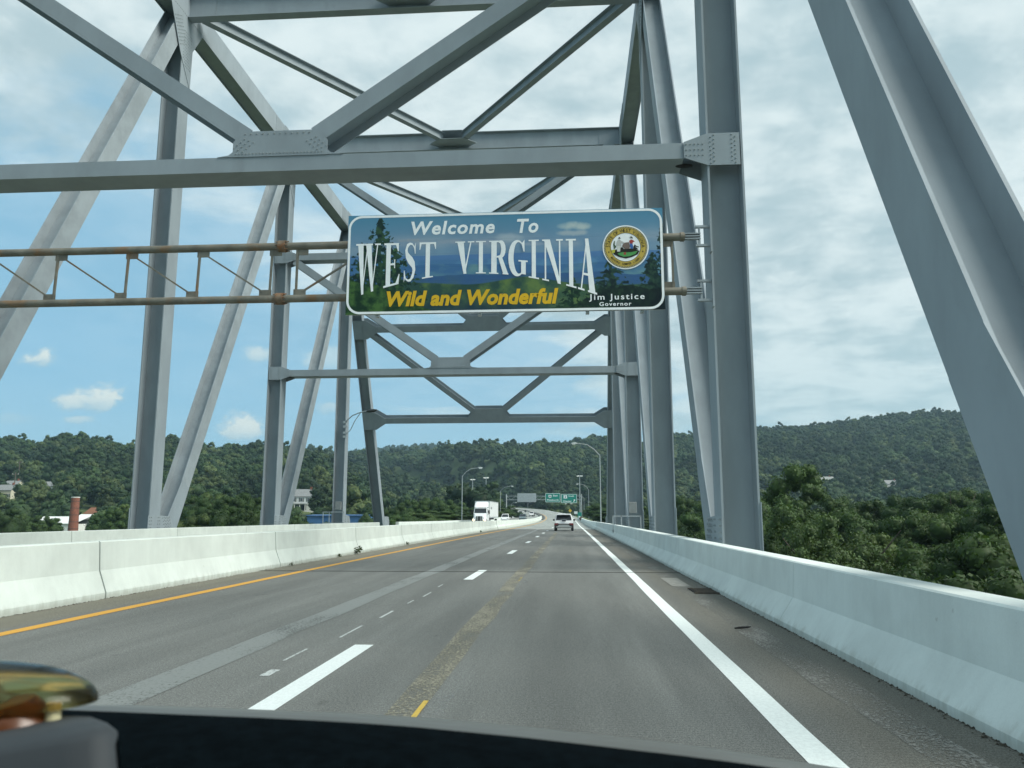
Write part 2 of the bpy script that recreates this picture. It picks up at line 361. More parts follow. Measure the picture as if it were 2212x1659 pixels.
for (x, y0, y1, w) in ((-3.0, 5.0, 5.9, .03), (-2.72, 7.15, 7.45, .09), (-2.78, 7.9, 8.6, .03), (-2.66, 9.4, 10.4, .03), (-2.62, 11.2, 12.0, .04), (-2.6, 13.0, 13.5, .03), (-2.55, 14.1, 14.9, .03), (-2.6, 16, 16.6, .03)):
    mark('worn_dash', x, x + w, y0, y1, worn_dash)
m = MB(); m.box((-2.5 - 5.6, 20.3, roadz(20) + .003), (22.0, .045, .012)); m.build('expansion_joint', mat('joint_seal', (.045, .044, .04), .9), deck)
m = MB(); m.box((XC, DECK_END, roadz(88.3) + .006), (22.0, .30, .02)); m.build('expansion_joint', mat('joint_steel', (.10, .10, .095), .7), deck)
# storm drain grate on the right shoulder
grate_iron = mat('grate_iron', (.085, .07, .055), .8, .3, 20)
gr = thing('drain_grate', 'dark iron drain grate in the right shoulder beside the barrier', 'grate', (2.42, 15.4, 0))
m = MB(); m.box((2.42, 15.4, .004), (.42, .80, .012)); m.build('pit', flat('pit_black', (.012, .011, .01), .9), gr)
for k in range(9):
    m = MB(); m.bar((2.25, 15.05 + .088 * k, .018), (2.59, 15.02 + .088 * k, .018), (0, 0, 1), .02, .03); m.build('grate_bar', grate_iron, gr)
for y_ in (14.98, 15.82):
    m = MB(); m.box((2.42, y_, .012), (.46, .04, .024)); m.build('frame_bar', grate_iron, gr)
# a stray strip of tyre rubber
m = MB(); m.tube([(1.98, 10.35, .02), (2.05, 10.33, .03), (2.14, 10.38, .03), (2.2, 10.46, .025)], [.008, .016, .014, .005], 6)
tag(m.build('tyre_scrap', black), 'thin black strip of tyre rubber lying on the right shoulder', 'debris')
# road grit along both barriers
m = MB()
for k in range(5200):
    Y = 3.5 + 50 * random.random() ** 1.6; side = random.random()
    X = 2.65 - abs(random.gauss(0, .035)) if side < .6 else -7.80 + abs(random.gauss(0, .04))
    s = random.choice((.004, .006, .008, .011, .016)) * random.uniform(.7, 1.2); a = random.random() * 3
    m.add([(X - s, Y, .002), (X + s * .6, Y - s, .002), (X + s * .3, Y + s * 1.8, .003), (X, Y + .2 * s, s * .7)], [(0, 1, 3), (1, 2, 3), (2, 0, 3)])
tag(m.build('road_grit', mat('grit', (.055, .047, .035), .95, .3, 30), fix=False), 'dark grit and leaf litter gathered along the barrier feet', 'grit', kind='stuff')

# ------------------------------------------------------------------ approach road
def sweep(name, line, o0, o1, dz, mt, parent=None, bank=.03, i0=0, i1=None):
    m = MB(); rows = []
    idx = range(len(line))[i0:i1]
    for i in idx:
        a = line[max(i - 1, 0)]; b = line[min(i + 1, len(line) - 1)]; d = (b - a)[:2]; d = d / np.linalg.norm(d); n = (d[1], -d[0]); p = line[i]
        bk = bank * smooth01((p[1] - 200) / 120)
        rows.append([(p[0] + n[0] * o, p[1] + n[1] * o, p[2] + dz + o * bk) for o in (o0, o1)])
    m.grid(rows); return m.build(name, mt, parent, fix=False)
line2 = AXIS[AXIS[:, 1] >= 88.2]
road = sweep('road', line2, -11.4, 11.2, 0.0, appr_mat); tag(road, 'pale concrete highway curving left and uphill beyond the bridge', None, kind='structure')
sweep('edge_line', line2, 9.42, 9.62, .02, white_line, road)
sweep('edge_line', line2, -9.62, -9.42, .02, white_line, road)
sweep('edge_line_yellow', line2, 1.30, 1.52, .02, yellow_line, road)
for k in range(0, 40, 2): sweep('lane_dash', line2, 5.75, 5.97, .02, dash_paint, road, i0=2 + k, i1=4 + k)
ramp = sweep('exit_ramp', RAMPL, -3.6, 3.6, .03, appr_mat, bank=0); tag(ramp, 'pale concrete exit ramp leading straight on to the right', None, kind='structure')

# ------------------------------------------------------------------ concrete barriers
def conc_mat(name, base):
    mt = bpy.data.materials.new(name); mt.use_nodes = True; n = NT(mt.node_tree); b = mt.node_tree.nodes['Principled BSDF']
    g = n.node('ShaderNodeTexCoord').outputs['Object']; x, y, z = n.xyz(g)
    blot = n.noise(g, 1.1, 5, .6); st = n.noise(n.mapv(g, (3, 3, .25)), 2.2, 5, .65); fine = n.noise(g, 60, 3, .7)
    f = n.m('MULTIPLY', n.ramp(blot, .3, .7, .92, 1.06), n.m('MULTIPLY', n.ramp(st, .3, .7, .975, 1.02), n.ramp(fine, .2, .8, .97, 1.03)))
    c = n.mix(1.0, (*base, 1), f, 'MULTIPLY')
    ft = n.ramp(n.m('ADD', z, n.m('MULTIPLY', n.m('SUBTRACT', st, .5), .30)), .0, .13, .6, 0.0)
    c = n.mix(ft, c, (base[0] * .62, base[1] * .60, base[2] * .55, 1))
    spec = n.ramp(n.noise(g, 6.0, 3, .5), .74, .78)
    c = n.mix(n.m('MULTIPLY', spec, .3), c, (.22, .21, .18, 1))
    n.l.new(c, b.inputs['Base Color']); b.inputs['Roughness'].default_value = .85; b.inputs['Specular IOR Level'].default_value = .25
    bp = n.node('ShaderNodeBump'); bp.inputs['Strength'].default_value = .12; bp.inputs['Distance'].default_value = .02
    n.l.new(n.noise(g, 9, 5), bp.inputs['Height']); n.l.new(bp.outputs[0], b.inputs['Normal']); return mt
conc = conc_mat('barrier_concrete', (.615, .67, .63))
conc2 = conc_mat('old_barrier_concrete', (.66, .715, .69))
def bar_seg(prof, y0, y1, parent, mt, xs=1.0, x0=0.0):
    """barrier piece: profile points (x, z) run along Y, bevelled slightly at the ends"""
    m = MB(); n = max(1, int((y1 - y0) / 2.8)); P = len(prof); rows = []
    for i in range(n + 1):
        Y = y0 + (y1 - y0) * i / n
        rows.append([(x0 + xs * px, Y, roadz(Y) + pz) for px, pz in prof])
    for i in range(n):
        pass
    m.grid(rows)
    m.add(rows[0], [tuple(range(P))]); m.add(rows[-1], [tuple(range(P))[::-1]])
    return m.build('barrier_segment', mt, parent, bevel=0)
med = [(.31, -.02), (.31, .10), (.17, .46), (.135, .93), (.12, .945), (-.12, .945), (-.135, .93), (-.17, .46), (-.31, .10), (-.31, -.02)]
rb = [(0, -.02), (0, .07), (.185, .35), (.215, .785), (.235, .80), (.52, .80), (.54, .785), (.55, -.02)]
bm_ = thing('median_barrier', 'white concrete median barrier along the yellow line', 'barrier', (XC, 0, 0))
bl = thing('parapet', 'pale concrete parapet in front of the left bridge truss', 'barrier', (-19, 0, 0))
br = thing('parapet', 'grey concrete parapet along the right shoulder', 'barrier', (2.9, 0, 0))
js = 8.275
for k in range(-3, 9):
    a, b = 13.4 + js * k, 13.4 + js * (k + 1)
    bar_seg(med, a + .022, min(b, DECK_END) - .022, bm_, conc, 1, XC)
for k in range(-4, 8):
    a, b = 29.5 + js * k - 16.55, 29.5 + js * (k + 1) - 16.55
    if a < DECK_END: bar_seg(rb, a + .014, min(b, DECK_END) - .014, bl, conc, -1, -18.45)
for k in range(-3, 11):
    a, b = 10.8 + 7.65 * k, 10.8 + 7.65 * (k + 1)
    if a < DECK_END: bar_seg(rb, a + .008, min(b, DECK_END) - .008, br, conc2, 1, 2.63)
def sweep_prof(name, line, off, prof, xs, mt, parent, i0, i1, bank=.03):
    m = MB(); rows = []
    for i in range(i0, min(i1, len(line))):
        a = line[max(i - 1, 0)]; b = line[min(i + 1, len(line) - 1)]; d = (b - a)[:2]; d = d / np.linalg.norm(d); n = (d[1], -d[0]); p = line[i]; bk = bank * smooth01((p[1] - 200) / 120)
        rows.append([(p[0] + n[0] * (off + xs * px), p[1] + n[1] * (off + xs * px), p[2] + pz + (off + xs * px) * bk) for px, pz in prof])
    m.grid(rows); m.add(rows[0], [tuple(range(len(prof)))]); m.add(rows[-1], [tuple(range(len(prof)))[::-1]])
    return m.build(name, mt, parent)
i = 0
while i < 22:
    sweep_prof('barrier_segment', line2, 0.0, med, 1, conc, bm_, i, i + 5); i += 4
ms = sweep_prof('median_strip', line2, 0.0, [(.9, -.05), (.85, .22), (-.85, .22), (-.9, -.05)], 1, mat('median_asphalt', (.085, .09, .085), .9), road, 22, 90)
for i in range(0, 24, 4): sweep_prof('barrier_segment', line2, 10.7, rb, 1, conc2, br, i, i + 5); sweep_prof('barrier_segment', line2, -10.4, rb, -1, conc, bl, i, i + 5)

# ------------------------------------------------------------------ the truss bridge
XR_IN, XL_IN = 3.82, -19.98                      # inner flange faces
DEP = 0.97; FWD = 1.02
XR, XL = XR_IN + DEP / 2, XL_IN - DEP / 2
PY = [21.5 + 16.55 * (k - 1) for k in range(0, 6)]      # panel points 0..5
ZT, ZB = 28.1, -1.4
bridge = thing('truss_bridge', 'grey painted steel through truss bridge with riveted members spanning the road', 'bridge', (XC, 38, -1.4))
def bolts(parent, pts, nrm, r=.026, h=.022, name='bolt_group'):
    m = MB(); nrm = Vector(nrm); ref = Vector((0, 0, 1)) if abs(nrm.z) < .9 else Vector((1, 0, 0)); a = nrm.cross(ref).normalized(); b = nrm.cross(a)
    for p in pts:
        p = Vector(p); ring = [p + (a * math.cos(k * math.pi / 3) + b * math.sin(k * math.pi / 3)) * r for k in range(6)]; top = [q * 1.0 + nrm * h - (q - p) * .25 for q in ring]
        m.add(ring + top, [(k, (k + 1) % 6, 6 + (k + 1) % 6, 6 + k) for k in range(6)] + [tuple(range(6, 12))])
    return m.build(name, bolt_mat, parent, kind='stuff', fix=True)
X1 = (1, 0, 0); Y1 = (0, 1, 0)
def base_gusset(par, xin, sgn, Y, Yd, zt):
    """plate on the inner flange where post and diagonal meet at deck level"""
    m = MB(); poly = [(Y - .62, ZB), (Y - .62, zt), (Y + .58, zt), (Y + 1.55, zt - .05), (Y + 1.95, zt - .55), (Y + 1.8, ZB)]
    x = xin + sgn * .014; m.prism(poly, 'x', xin - sgn * .002, xin + sgn * .022)
    g = m.build('gusset_plate', steel_rust, par)
    pts = [(xin + sgn * .022, Y - .5 + .16 * i, zt - .08 - .16 * j) for i in (0, 1, 5, 6) for j in range(8)]
    pts += [(xin + sgn * .022, Y + .75 + .13 * i + .07 * j, zt - .12 - .15 * j + .05 * (i % 2)) for i in range(6) for j in range(5)]
    bolts(par, pts, (sgn, 0, 0), .032, .03)
def top_gusset(par, xin, sgn, Y, full=True):
    m = MB(); poly = [(Y - 2.0, ZT + .75), (Y - 2.0, ZT - .75), (Y - .75, ZT - 2.9), (Y - .35, ZT - 3.4), (Y + .50, ZT - 4.4), (Y + .54, ZT - 2.2), (Y + 1.5, ZT - .75), (Y + 1.5, ZT + .75)]
    m.prism(poly, 'x', xin - sgn * .002, xin + sgn * .026); m.build('gusset_plate', steel, par)
    pts = [(xin + sgn * .026, Y - .42 + .15 * i, ZT - 3.4 + .17 * j) for i in range(6) for j in range(12) if not (i == 0 and j < 2)]
    pts += [(xin + sgn * .026, Y - 1.5 + .09 * j + .15 * i, ZT - 1.3 - .15 * j + .08 * i) for i in range(5) for j in range(9)]
    pts += [(xin + sgn * .026, Y - 1.9 + .17 * i, ZT + sz) for i in range(20) for sz in (-.62, .62)]
    bolts(par, pts, (sgn, 0, 0), .03, .026)
for side, X, xin, sg in ((1, XR, XR_IN, -1), (-1, XL, XL_IN, 1)):
    sd_name = 'right' if side > 0 else 'left'
    for k in range(0, 5):
        Y = PY[k]
        if k > 0 or side > 0:
            m = MB(); m.hsec((X, Y, ZB), (X, Y, ZT), X1, DEP, FWD, .055, .035)
            post = m.build('post', steel, bridge)
            base_gusset(post, xin, sg, Y, None, 1.35 if k > 0 else .9)
            if k >= 1: top_gusset(post, xin, sg, Y)
            # splice plates low on the web edges
            m = MB(); m.box((X + side * (DEP / 2 + .012), Y, .6), (.024, FWD + .1, 2.2)); m.build('splice_plate', steel, post)
        # diagonals rise away from the camera to the next panel point
        if k < 4:
            p0 = Vector((X, Y + .90, ZB + .3)); p1 = Vector((X, PY[k + 1], ZT)); m = MB(); m.hsec(p0, p1, X1, DEP - .10, .88, .05, .035)
            dg = m.build('diagonal', steel_rust if side < 0 else steel, bridge)
            d = (p1 - p0).normalized(); q0 = p0 + d * 1.0; q1 = p0 + d * 4.6; m = MB()
            for z_, s_ in ((xin + sg * .0 - sg * .052, 1), ):   # the flange widens towards its foot
                w = d.cross(Vector(X1)).normalized()
                poly = [q0 + w * .435, q0 - w * .85, q1 - w * .445, q1 + w * .435]
                vs = [Vector((z_ - sg * .02, v.y, v.z)) for v in poly] + [Vector((z_ + sg * .010, v.y, v.z)) for v in poly]
                m.add(vs, [(0, 1, 2, 3), (7, 6, 5, 4), (0, 4, 5, 1), (1, 5, 6, 2), (2, 6, 7, 3), (3, 7, 4, 0)])
            m.build('flange_plate', steel, dg)
    # top chord, box section
    for k in range(0, 4):
        m = MB(); y0, y1 = PY[k] + .02, PY[k + 1] - .02
        for xx in (X - DEP / 2 + .03, X + DEP / 2 - .03): m.box((xx, (y0 + y1) / 2, ZT), (.06, y1 - y0, 1.36))
        m.box((X, (y0 + y1) / 2, ZT + .60), (DEP - .12, y1 - y0, .04)); m.box((X, (y0 + y1) / 2, ZT - .56), (DEP - .12, y1 - y0, .04))
        ch = m.build('top_chord', steel, bridge)
        # splice plate with its rivets part way along
        ys = y1 - 2.6; m = MB(); m.box((xin + sg * .012, ys, ZT), (.026, 2.3, 1.20)); m.build('splice_plate', steel, ch)
        bolts(ch, [(xin + sg * .026, ys - 1.05 + .15 * i, ZT - .5 + .143 * j) for i in range(15) for j in range(8) if i != 7], (sg, 0, 0), .028, .024)
    # raking end post
    e0 = Vector((X, PY[5], ZB)); e1 = Vector((X, PY[4], ZT)); m = MB(); m.hsec(e0, e1, X1, DEP, .95, .055, .035); ep = m.build('end_post', steel, bridge)
    base_gusset(ep, xin, sg, PY[5] - .5, None, 1.2)
# bottom chords and floor beams, below the parapets
for X in (XR, XL):
    m = MB(); m.box((X, (PY[0] + PY[5]) / 2, -1.75), (.9, PY[5] - PY[0], .65)); m.build('bottom_chord', steel, bridge)
for k in range(6):
    m = MB(); m.box((XC, PY[k], -1.5), (XR - XL - .9, .5, 1.1)); m.build('floor_beam', steel, bridge)

def strut(Y, z0, z1, dep, gus=True, big=False, name='strut'):
    """box strut across the road between the two trusses, with end gussets"""
    m = MB(); h = (z1 - z0); xa, xb = XL_IN + .62, XR_IN - .62
    m.box(((xa + xb) / 2, Y, (z0 + z1) / 2), (xb - xa, dep, h)); st = m.build(name, steel, bridge)
    zc = (z0 + z1) / 2
    for sgn, xi in ((1, XR_IN), (-1, XL_IN)):
        for s2 in (-1, 1):
            yy = Y + s2 * (FWD / 2 + .016); g = .46 if not big else .75
            poly = [(xi - sgn * .62, zc - h / 2), (xi - sgn * .62, zc + h / 2), (xi + sgn * .02, zc + g), (xi + sgn * .88, zc + g), (xi + sgn * .88, zc - g), (xi + sgn * .02, zc - g)]
            m = MB(); m.prism(poly, 'y', yy - .014, yy + .014); m.build('gusset_plate', steel, st)
            if s2 < 0:
                pts = [(xi - sgn * (.55 - .11 * i), yy - .014, zc - .16 + .16 * j) for i in range(5) for j in range(3)]
                pts += [(xi + sgn * (.10 + .09 * (j % 2)), yy - .014, zc - .40 + .062 * j * 1.0) for j in range(14)]
                pts += [(xi + sgn * (.76 - .09 * (j % 2)), yy - .014, zc - .40 + .062 * j) for j in range(14)]
                bolts(st, pts, (0, -1, 0), .024, .022)
        # filler between the side plates
        m = MB(); m.box((xi - sgn * .30, Y, zc + h / 2 - .03), (.62, dep - .06, .04)); m.build('tie_plate', steel, st)
        m = MB(); n = 14
        ring = [(xi - sgn * .55 + .24 * math.cos(2 * math.pi * q / n), Y + .13 * math.sin(2 * math.pi * q / n)) for q in range(n)]
        m.prism(ring, 'z', z0 - .004, z0 + .01); m.build('hand_hole', flat('hole_black', (.02, .02, .02), .9) if 'hole_black' not in MATS else MATS['hole_black'], st)
    return st
def centre_gusset(par, Y, z, up, w=1.37, hgt=.75, front=True):
    """plate at mid strut where two braces meet; up=+1 plate stands above the strut edge z, -1 hangs below"""
    yy = Y - .016
    poly = [(XC - w, z - up * .01), (XC - w, z + up * hgt * .58), (XC - w * .82, z + up * hgt), (XC + w * .82, z + up * hgt), (XC + w, z + up * hgt * .58), (XC + w, z - up * .01)]
    m = MB(); m.prism(poly, 'y', yy - .016, yy + .016); m.build('gusset_plate', steel, par)
    pts = [(XC - w + .1 + .1 * i, yy - .016, z + up * .08) for i in range(int((2 * w - .1) / .1))] + [(XC - w * .75 + .17 * i, yy - .016, z + up * (hgt - .08)) for i in range(int(1.5 * w / .17))]
    for sgn in (-1, 1):
        pts += [(XC + sgn * (w * .98 - .13 * i - .10 * j), yy - .016, z + up * (hgt * .34 + .09 * j - .055 * i + .0)) for i in range(3) for j in range(4)]
    bolts(par, pts, (0, -1, 0), .024, .022)
    for sg_ in (-1, 1):
        m = MB(); m.prism([(XC + sg_ * (w + .45), z), (XC + sg_ * (w + .12), z + up * .05), (XC + sg_ * w, z + up * .15), (XC + sg_ * w, z)], 'y', yy - .01, yy + .6); m.build('fillet', steel, par)
def brace(p0, p1, side, dep, w, name='sway_brace', tf=.03, tw=.025):
    m = MB(); m.hsec(p0, p1, side, dep, w, tf, tw); return m.build(name, steel, bridge)
ZS0, ZS1 = 10.98, 11.43; ZM0, ZM1 = 19.30, 19.80
for k in (1, 3):                                  # sway frames at every second panel point
    Y = PY[k]; dz = -.08 if k == 3 else 0
    st = strut(Y, ZS0 + dz, ZS1 + dz, .98); centre_gusset(st, Y - .49, ZS1 + dz, 1)
    s2 = strut(Y, ZM0, ZM1, .94); centre_gusset(s2, Y - .47, ZM1, 1)
    for sgn, xi in ((1, XR_IN), (-1, XL_IN)):
        brace((XC + sgn * 1.0, Y, ZS1 + .62 + dz), (xi - sgn * .55, Y, ZM0 - .05), Y1, .90, .50)
        brace((XC + sgn * 1.0, Y, ZM1 + .5), (xi - sgn * .5, Y, ZT - .55), Y1, .80, .46)
for k in range(0, 5):                             # top struts and the K of the top laterals
    Y = PY[k]; m = MB()
    m.hsec((XL_IN + .02, Y, ZT), (XR_IN - .02, Y, ZT), (0, 0, 1), 1.32, .55, .04, .03); ts = m.build('top_strut', steel, bridge)
    for sgn, xi in ((1, XR_IN), (-1, XL_IN)):
        m = MB(); m.box((xi - sgn * .75, Y - .03, ZT), (1.45, .03, 1.2)); m.build('splice_plate', steel, ts)
        bolts(ts, [(xi - sgn * (.1 + .19 * i), Y - .046, ZT - .5 + .14 * j) for i in range(8) for j in range(8)], (0, -1, 0), .02, .016)
    if k > 0:
        m = MB(); m.prism([(XC - 1.1, Y - .02), (XC - 1.7, Y - .55), (XC - .9, Y - 1.35), (XC + .9, Y - 1.35), (XC + 1.7, Y - .55), (XC + 1.1, Y - .02)], 'z', ZT - .36, ZT - .33); m.build('gusset_plate', steel, ts)
        m = MB(); m.prism([(XC - 1.1, Y - .02), (XC - 1.3, Y - .55), (XC - .7, Y - 1.2), (XC + .7, Y - 1.2), (XC + 1.3, Y - .55), (XC + 1.1, Y - .02)], 'z', ZT + .33, ZT + .36); m.build('gusset_plate', steel, ts)
    if k < 4:
        for sgn, xi in ((1, XR_IN), (-1, XL_IN)):
            brace((xi - sgn * .45, Y + .75, ZT), (XC + sgn * .7, PY[k + 1] - .8, ZT), (0, 0, 1), .60, .42, 'lateral_brace', .03, .025)
# raking end portal
ev = Vector((0, PY[4] - PY[5], ZT - ZB)).normalized(); en = Vector((0, -ev.z, ev.y)); 
if en.y > 0: en = -en                             # normal pointing back at the traffic, downwards
def epz(z): return Vector((0, PY[5], ZB)) + ev * ((z - ZB) / ev.z)
def pstrut(z, w):
    c = epz(z); m = MB(); m.hsec((XL_IN + .02, c.y, c.z), (XR_IN - .02, c.y, c.z), en, .86, w, .035, .03); st = m.build('portal_strut', steel, bridge)
    for sgn, xi in ((1, XR_IN), (-1, XL_IN)):
        poly = [(xi + sgn * .9, -.95), (xi + sgn * .9, .95), (xi - sgn * .35, .95), (xi - sgn * 1.35, w / 2 - .02), (xi - sgn * 1.35, -w / 2 + .02), (xi - sgn * .35, -.95)]
        for off in (.445, -.445):
            vs = [Vector((x, c.y, c.z)) + ev * q + en * off for x, q in poly]; vs2 = [v + en * .03 for v in vs]; n = len(poly); m = MB()
            m.add(vs + vs2, [tuple(range(n)), tuple(range(2 * n - 1, n - 1, -1))] + [(i, (i + 1) % n, n + (i + 1) % n, n + i) for i in range(n)]); m.build('gusset_plate', steel, st)
    for off in (.445, -.445):
        poly = [(XC - 2.2, -w / 2 + .05), (XC - 1.25, .72), (XC - 1.5, 1.25), (XC + 1.5, 1.25), (XC + 1.25, .72), (XC + 2.2, -w / 2 + .05)]
        poly = [(XC - 2.35, -w / 2 + .05), (XC - 2.1, w / 2), (XC - 1.35, 1.25), (XC + 1.35, 1.25), (XC + 2.1, w / 2), (XC + 2.35, -w / 2 + .05)]
        vs = [Vector((x, c.y, c.z)) + ev * q + en * off for x, q in poly]; vs2 = [v + en * .03 for v in vs]; n = len(poly); m = MB()
        m.add(vs + vs2, [tuple(range(n)), tuple(range(2 * n - 1, n - 1, -1))] + [(i, (i + 1) % n, n + (i + 1) % n, n + i) for i in range(n)]); m.build('gusset_plate', steel, st)
    return st
ZP0, ZP1 = 11.0, 19.4
pstrut(ZP0, .62); pstrut(ZP1, .62)
for za, zb in ((ZP0, ZP1), (ZP1, ZT - .2)):
    a = epz(za + .55); b = epz(zb - .5)
    for sgn, xi in ((1, XR_IN), (-1, XL_IN)):
        brace((XC + sgn * 1.1, a.y, a.z), (xi - sgn * .75, b.y, b.z), en, .78, .52, 'portal_brace')

# small fittings on the posts
for X, xin, sg, Y in ((XL, XL_IN, 1, PY[4]),):
    lt = thing('bridge_light', 'curved arm street light clamped to the far left bridge post', 'street light', (XL_IN + .1, Y - .5, 8.2))
    q = at(765, 912, Y - .5).z
    m = MB(); m.tube([(XL_IN - .05, Y - .58, q), (XL_IN + .7, Y - .9, q + .55), (XL_IN + 1.5, Y - 1.2, q + .8), (XL_IN + 2.3, Y - 1.5, q + .9)], .05, 8); m.build('arm', galv, lt)
    m = MB(); m.tube([(XL_IN - .05, Y - .58, q - 1.25), (XL_IN + .55, Y - .8, q - .7), (XL_IN + .95, Y - 1.0, q + .05), (XL_IN + 1.5, Y - 1.2, q + .75)], .035, 8); m.build('brace', galv, lt)
    m = MB(); m.tube([(XL_IN + 2.1, Y - 1.42, q + .86), (XL_IN + 2.4, Y - 1.52, q + .86), (XL_IN + 2.8, Y - 1.66, q + .88), (XL_IN + 3.1, Y - 1.75, q + .92)], [.06, .15, .16, .05], 10); m.build('lamp_head', dark, lt)
    for dz in (0, -.4, -.95, -1.3):
        m = MB(); m.box((XL_IN - .02, Y - .56, q + dz), (.34, .14, .2)); m.build('clamp', galv, lt)
bx_ = [('service_box', XL, PY[4] - .75, XL_IN - .35, 'small grey service box and step frame on the far left post'), ('service_box', XR, PY[3] - .8, XR_IN + .25, 'small grey service box and step frame on a right bridge post')]
for nm, X, Y, xx, lb in bx_:
    t_ = thing(nm, lb, 'utility box', (xx, Y, 1.2)); z0 = 1.62 if X < 0 else 1.30
    m = MB(); m.box((xx, Y, z0 + .55), (.52, .22, .72)); m.build('box', mat('box_grey', (.22, .24, .24), .6), t_, bevel=.02)
    for z_ in (z0, z0 - .95):
        m = MB(); m.box((xx - .4, Y - .1, z_), (1.9, .06, .06)); m.build('rail', galv, t_)
    for x_ in (-1.3, -.75, .5):
        m = MB(); m.box((xx + x_, Y - .1, z0 - .7), (.06, .06, 1.5)); m.build('upright', galv, t_)

# ------------------------------------------------------------------ pipe truss that carries the welcome sign
YS = 20.85
pt = thing('sign_truss', 'weathered steel pipe truss bolted between the bridge posts behind the welcome sign', 'pipe truss', (XC, YS, 7.2))
ZU, ZL = 8.69, 7.20
for z in (ZU, ZL):
    for xa, xb in ((-19.6, -7.86), (-7.80, 3.12)):
        m = MB(); m.tube([(xa, YS, z), (xb, YS, z)], .105, 16); m.build('pipe', pipe_mat, pt)
    m = MB(); m.tube([(-7.93, YS, z), (-7.88, YS, z), (-7.78, YS, z), (-7.73, YS, z)], .165, 16); f_ = m.build('pipe_flange', pipe_end, pt)
    m = MB()
    for q in range(8): an = q * math.pi / 4; m.tube([(-8.0, YS + .14 * math.cos(an), z + .14 * math.sin(an)), (-7.66, YS + .14 * math.cos(an), z + .14 * math.sin(an))], .018, 6)
    m.build('flange_bolt', pipe_end, f_, kind='stuff')
    # clamps to the right-hand post
    m = MB(); m.tube([(3.0, YS, z), (3.10, YS, z)], .125, 16); m.build('pipe_collar', pipe_mat, pt)
    for dz in (-.07, 0, .07):
        m = MB(); m.box((3.32, YS - .02, z + dz), (.42, .12, .03)); m.build('tongue_plate', steel_rust, pt)
    for dz in (-.26, .26):
        m = MB(); m.box((3.60, YS - .02, z + dz), (.40, .10, .06)); m.box((3.50, YS - .02, z + dz * .6), (.05, .08, .24)); m.build('clamp_arm', steel_rust, pt)
    m = MB(); m.prism([(YS - .12, z - .45), (YS + .12, z - .45), (YS + .12, z + .45), (YS - .12, z + .45)], 'x', 3.775, 3.815); m.build('clamp_plate', steel_rust, pt)
xs = [-18.4, -16.36, -14.31, -12.25, -10.2, -8.14]
for i, x in enumerate(xs):
    m = MB(); m.bar((x, YS, ZL + .1), (x + .03, YS, ZU - .1), Y1, .06, .055); m.build('web_bar', pipe_mat, pt)
    m = MB(); m.box((x + .13, YS, ZU - .17), (.34, .03, .18)); m.build('tab_plate', pipe_mat, pt)
    m = MB(); m.box((x - .12, YS, ZL + .17), (.34, .03, .18)); m.build('tab_plate', pipe_mat, pt)
    if i < len(xs) - 1:
        m = MB(); m.bar((x + .2, YS, ZU - .2), (xs[i + 1] - .18, YS, ZL + .2), Y1, .05, .045); m.build('web_bar', pipe_mat, pt)
xr = [-7.40, -5.3, -3.2, -1.1, .98, 2.78]
for i, x in enumerate(xr):
    m = MB(); m.bar((x, YS, ZL + .1), (x, YS, ZU - .1), Y1, .06, .055); m.build('web_bar', pipe_mat, pt)
    m = MB(); m.box((x + (.10 if i < 5 else -.12), YS, ZL + .17), (.34, .03, .18)); m.build('tab_plate', pipe_mat, pt)
    m = MB(); m.box((x + (.13 if i == 0 else -.14), YS, ZU - .17), (.34, .03, .18)); m.build('tab_plate', pipe_mat, pt)
    if i < len(xr) - 1:
        m = MB(); m.bar((x + .18, YS, ZL + .2), (xr[i + 1] - .2, YS, ZU - .2), Y1, .05, .045); m.build('web_bar', pipe_mat, pt)

# ------------------------------------------------------------------ the welcome sign
SX0, SX1, SZ0, SZ1 = -5.82, 2.475, 6.55, 9.27; SW, SH = SX1 - SX0, SZ1 - SZ0; SY = 20.2
sign = thing('welcome_sign', 'wide blue and green state welcome sign with mountain picture, white letters and round seal', 'sign', ((SX0 + SX1) / 2, SY, SZ0))
def sp(s, t_, d=0.0): return (SX0 + s * SW, SY - d, SZ1 - t_ * SH)
m = MB(); m.box(((SX0 + SX1) / 2, SY + .032, (SZ0 + SZ1) / 2), (SW, .06, SH)); m.build('panel_back', galv, sign)
for k, x in enumerate((-5.0, -2.3, .5, 1.9)):
    m = MB(); m.box((x, SY + .16, (SZ0 + SZ1) / 2 - .03), (.09, .19, SH + .02)); m.build('mounting_post', galv, sign)
    for z in (ZU, ZL):
        m = MB(); m.tube([(x - .03, YS, z), (x + .03, YS, z)], .125, 14); m.box((x, SY + .38, z), (.06, .26, .14)); m.build('u_clamp', galv, sign)
def s2l(c): c = np.asarray(c, float) / 255; return np.where(c <= .04045, c / 12.92, ((c + .055) / 1.055) ** 2.4)
def fbm(x, y, seed, oct=5, s0=1.0):
    r = np.random.default_rng(seed); out = np.zeros_like(x); a = 1.0; tot = 0
    for o in range(oct):
        T = r.random((64, 64)); fx = (x * s0 * 2 ** o) % 64; fy = (y * s0 * 2 ** o) % 64
        ix = np.floor(fx).astype(int) % 64; iy = np.floor(fy).astype(int) % 64; qx = fx - np.floor(fx); qy = fy - np.floor(fy); qx = qx * qx * (3 - 2 * qx); qy = qy * qy * (3 - 2 * qy)
        v = (T[iy, ix] * (1 - qx) + T[iy, (ix + 1) % 64] * qx) * (1 - qy) + (T[(iy + 1) % 64, ix] * (1 - qx) + T[(iy + 1) % 64, (ix + 1) % 64] * qx) * qy
        out += a * v; tot += a; a *= .55
    return out / tot
NSX, NSY = 620, 204
ss, tt = np.meshgrid(np.linspace(0, 1, NSX + 1), np.linspace(0, 1, NSY + 1)); ax_ = ss * SW / SH
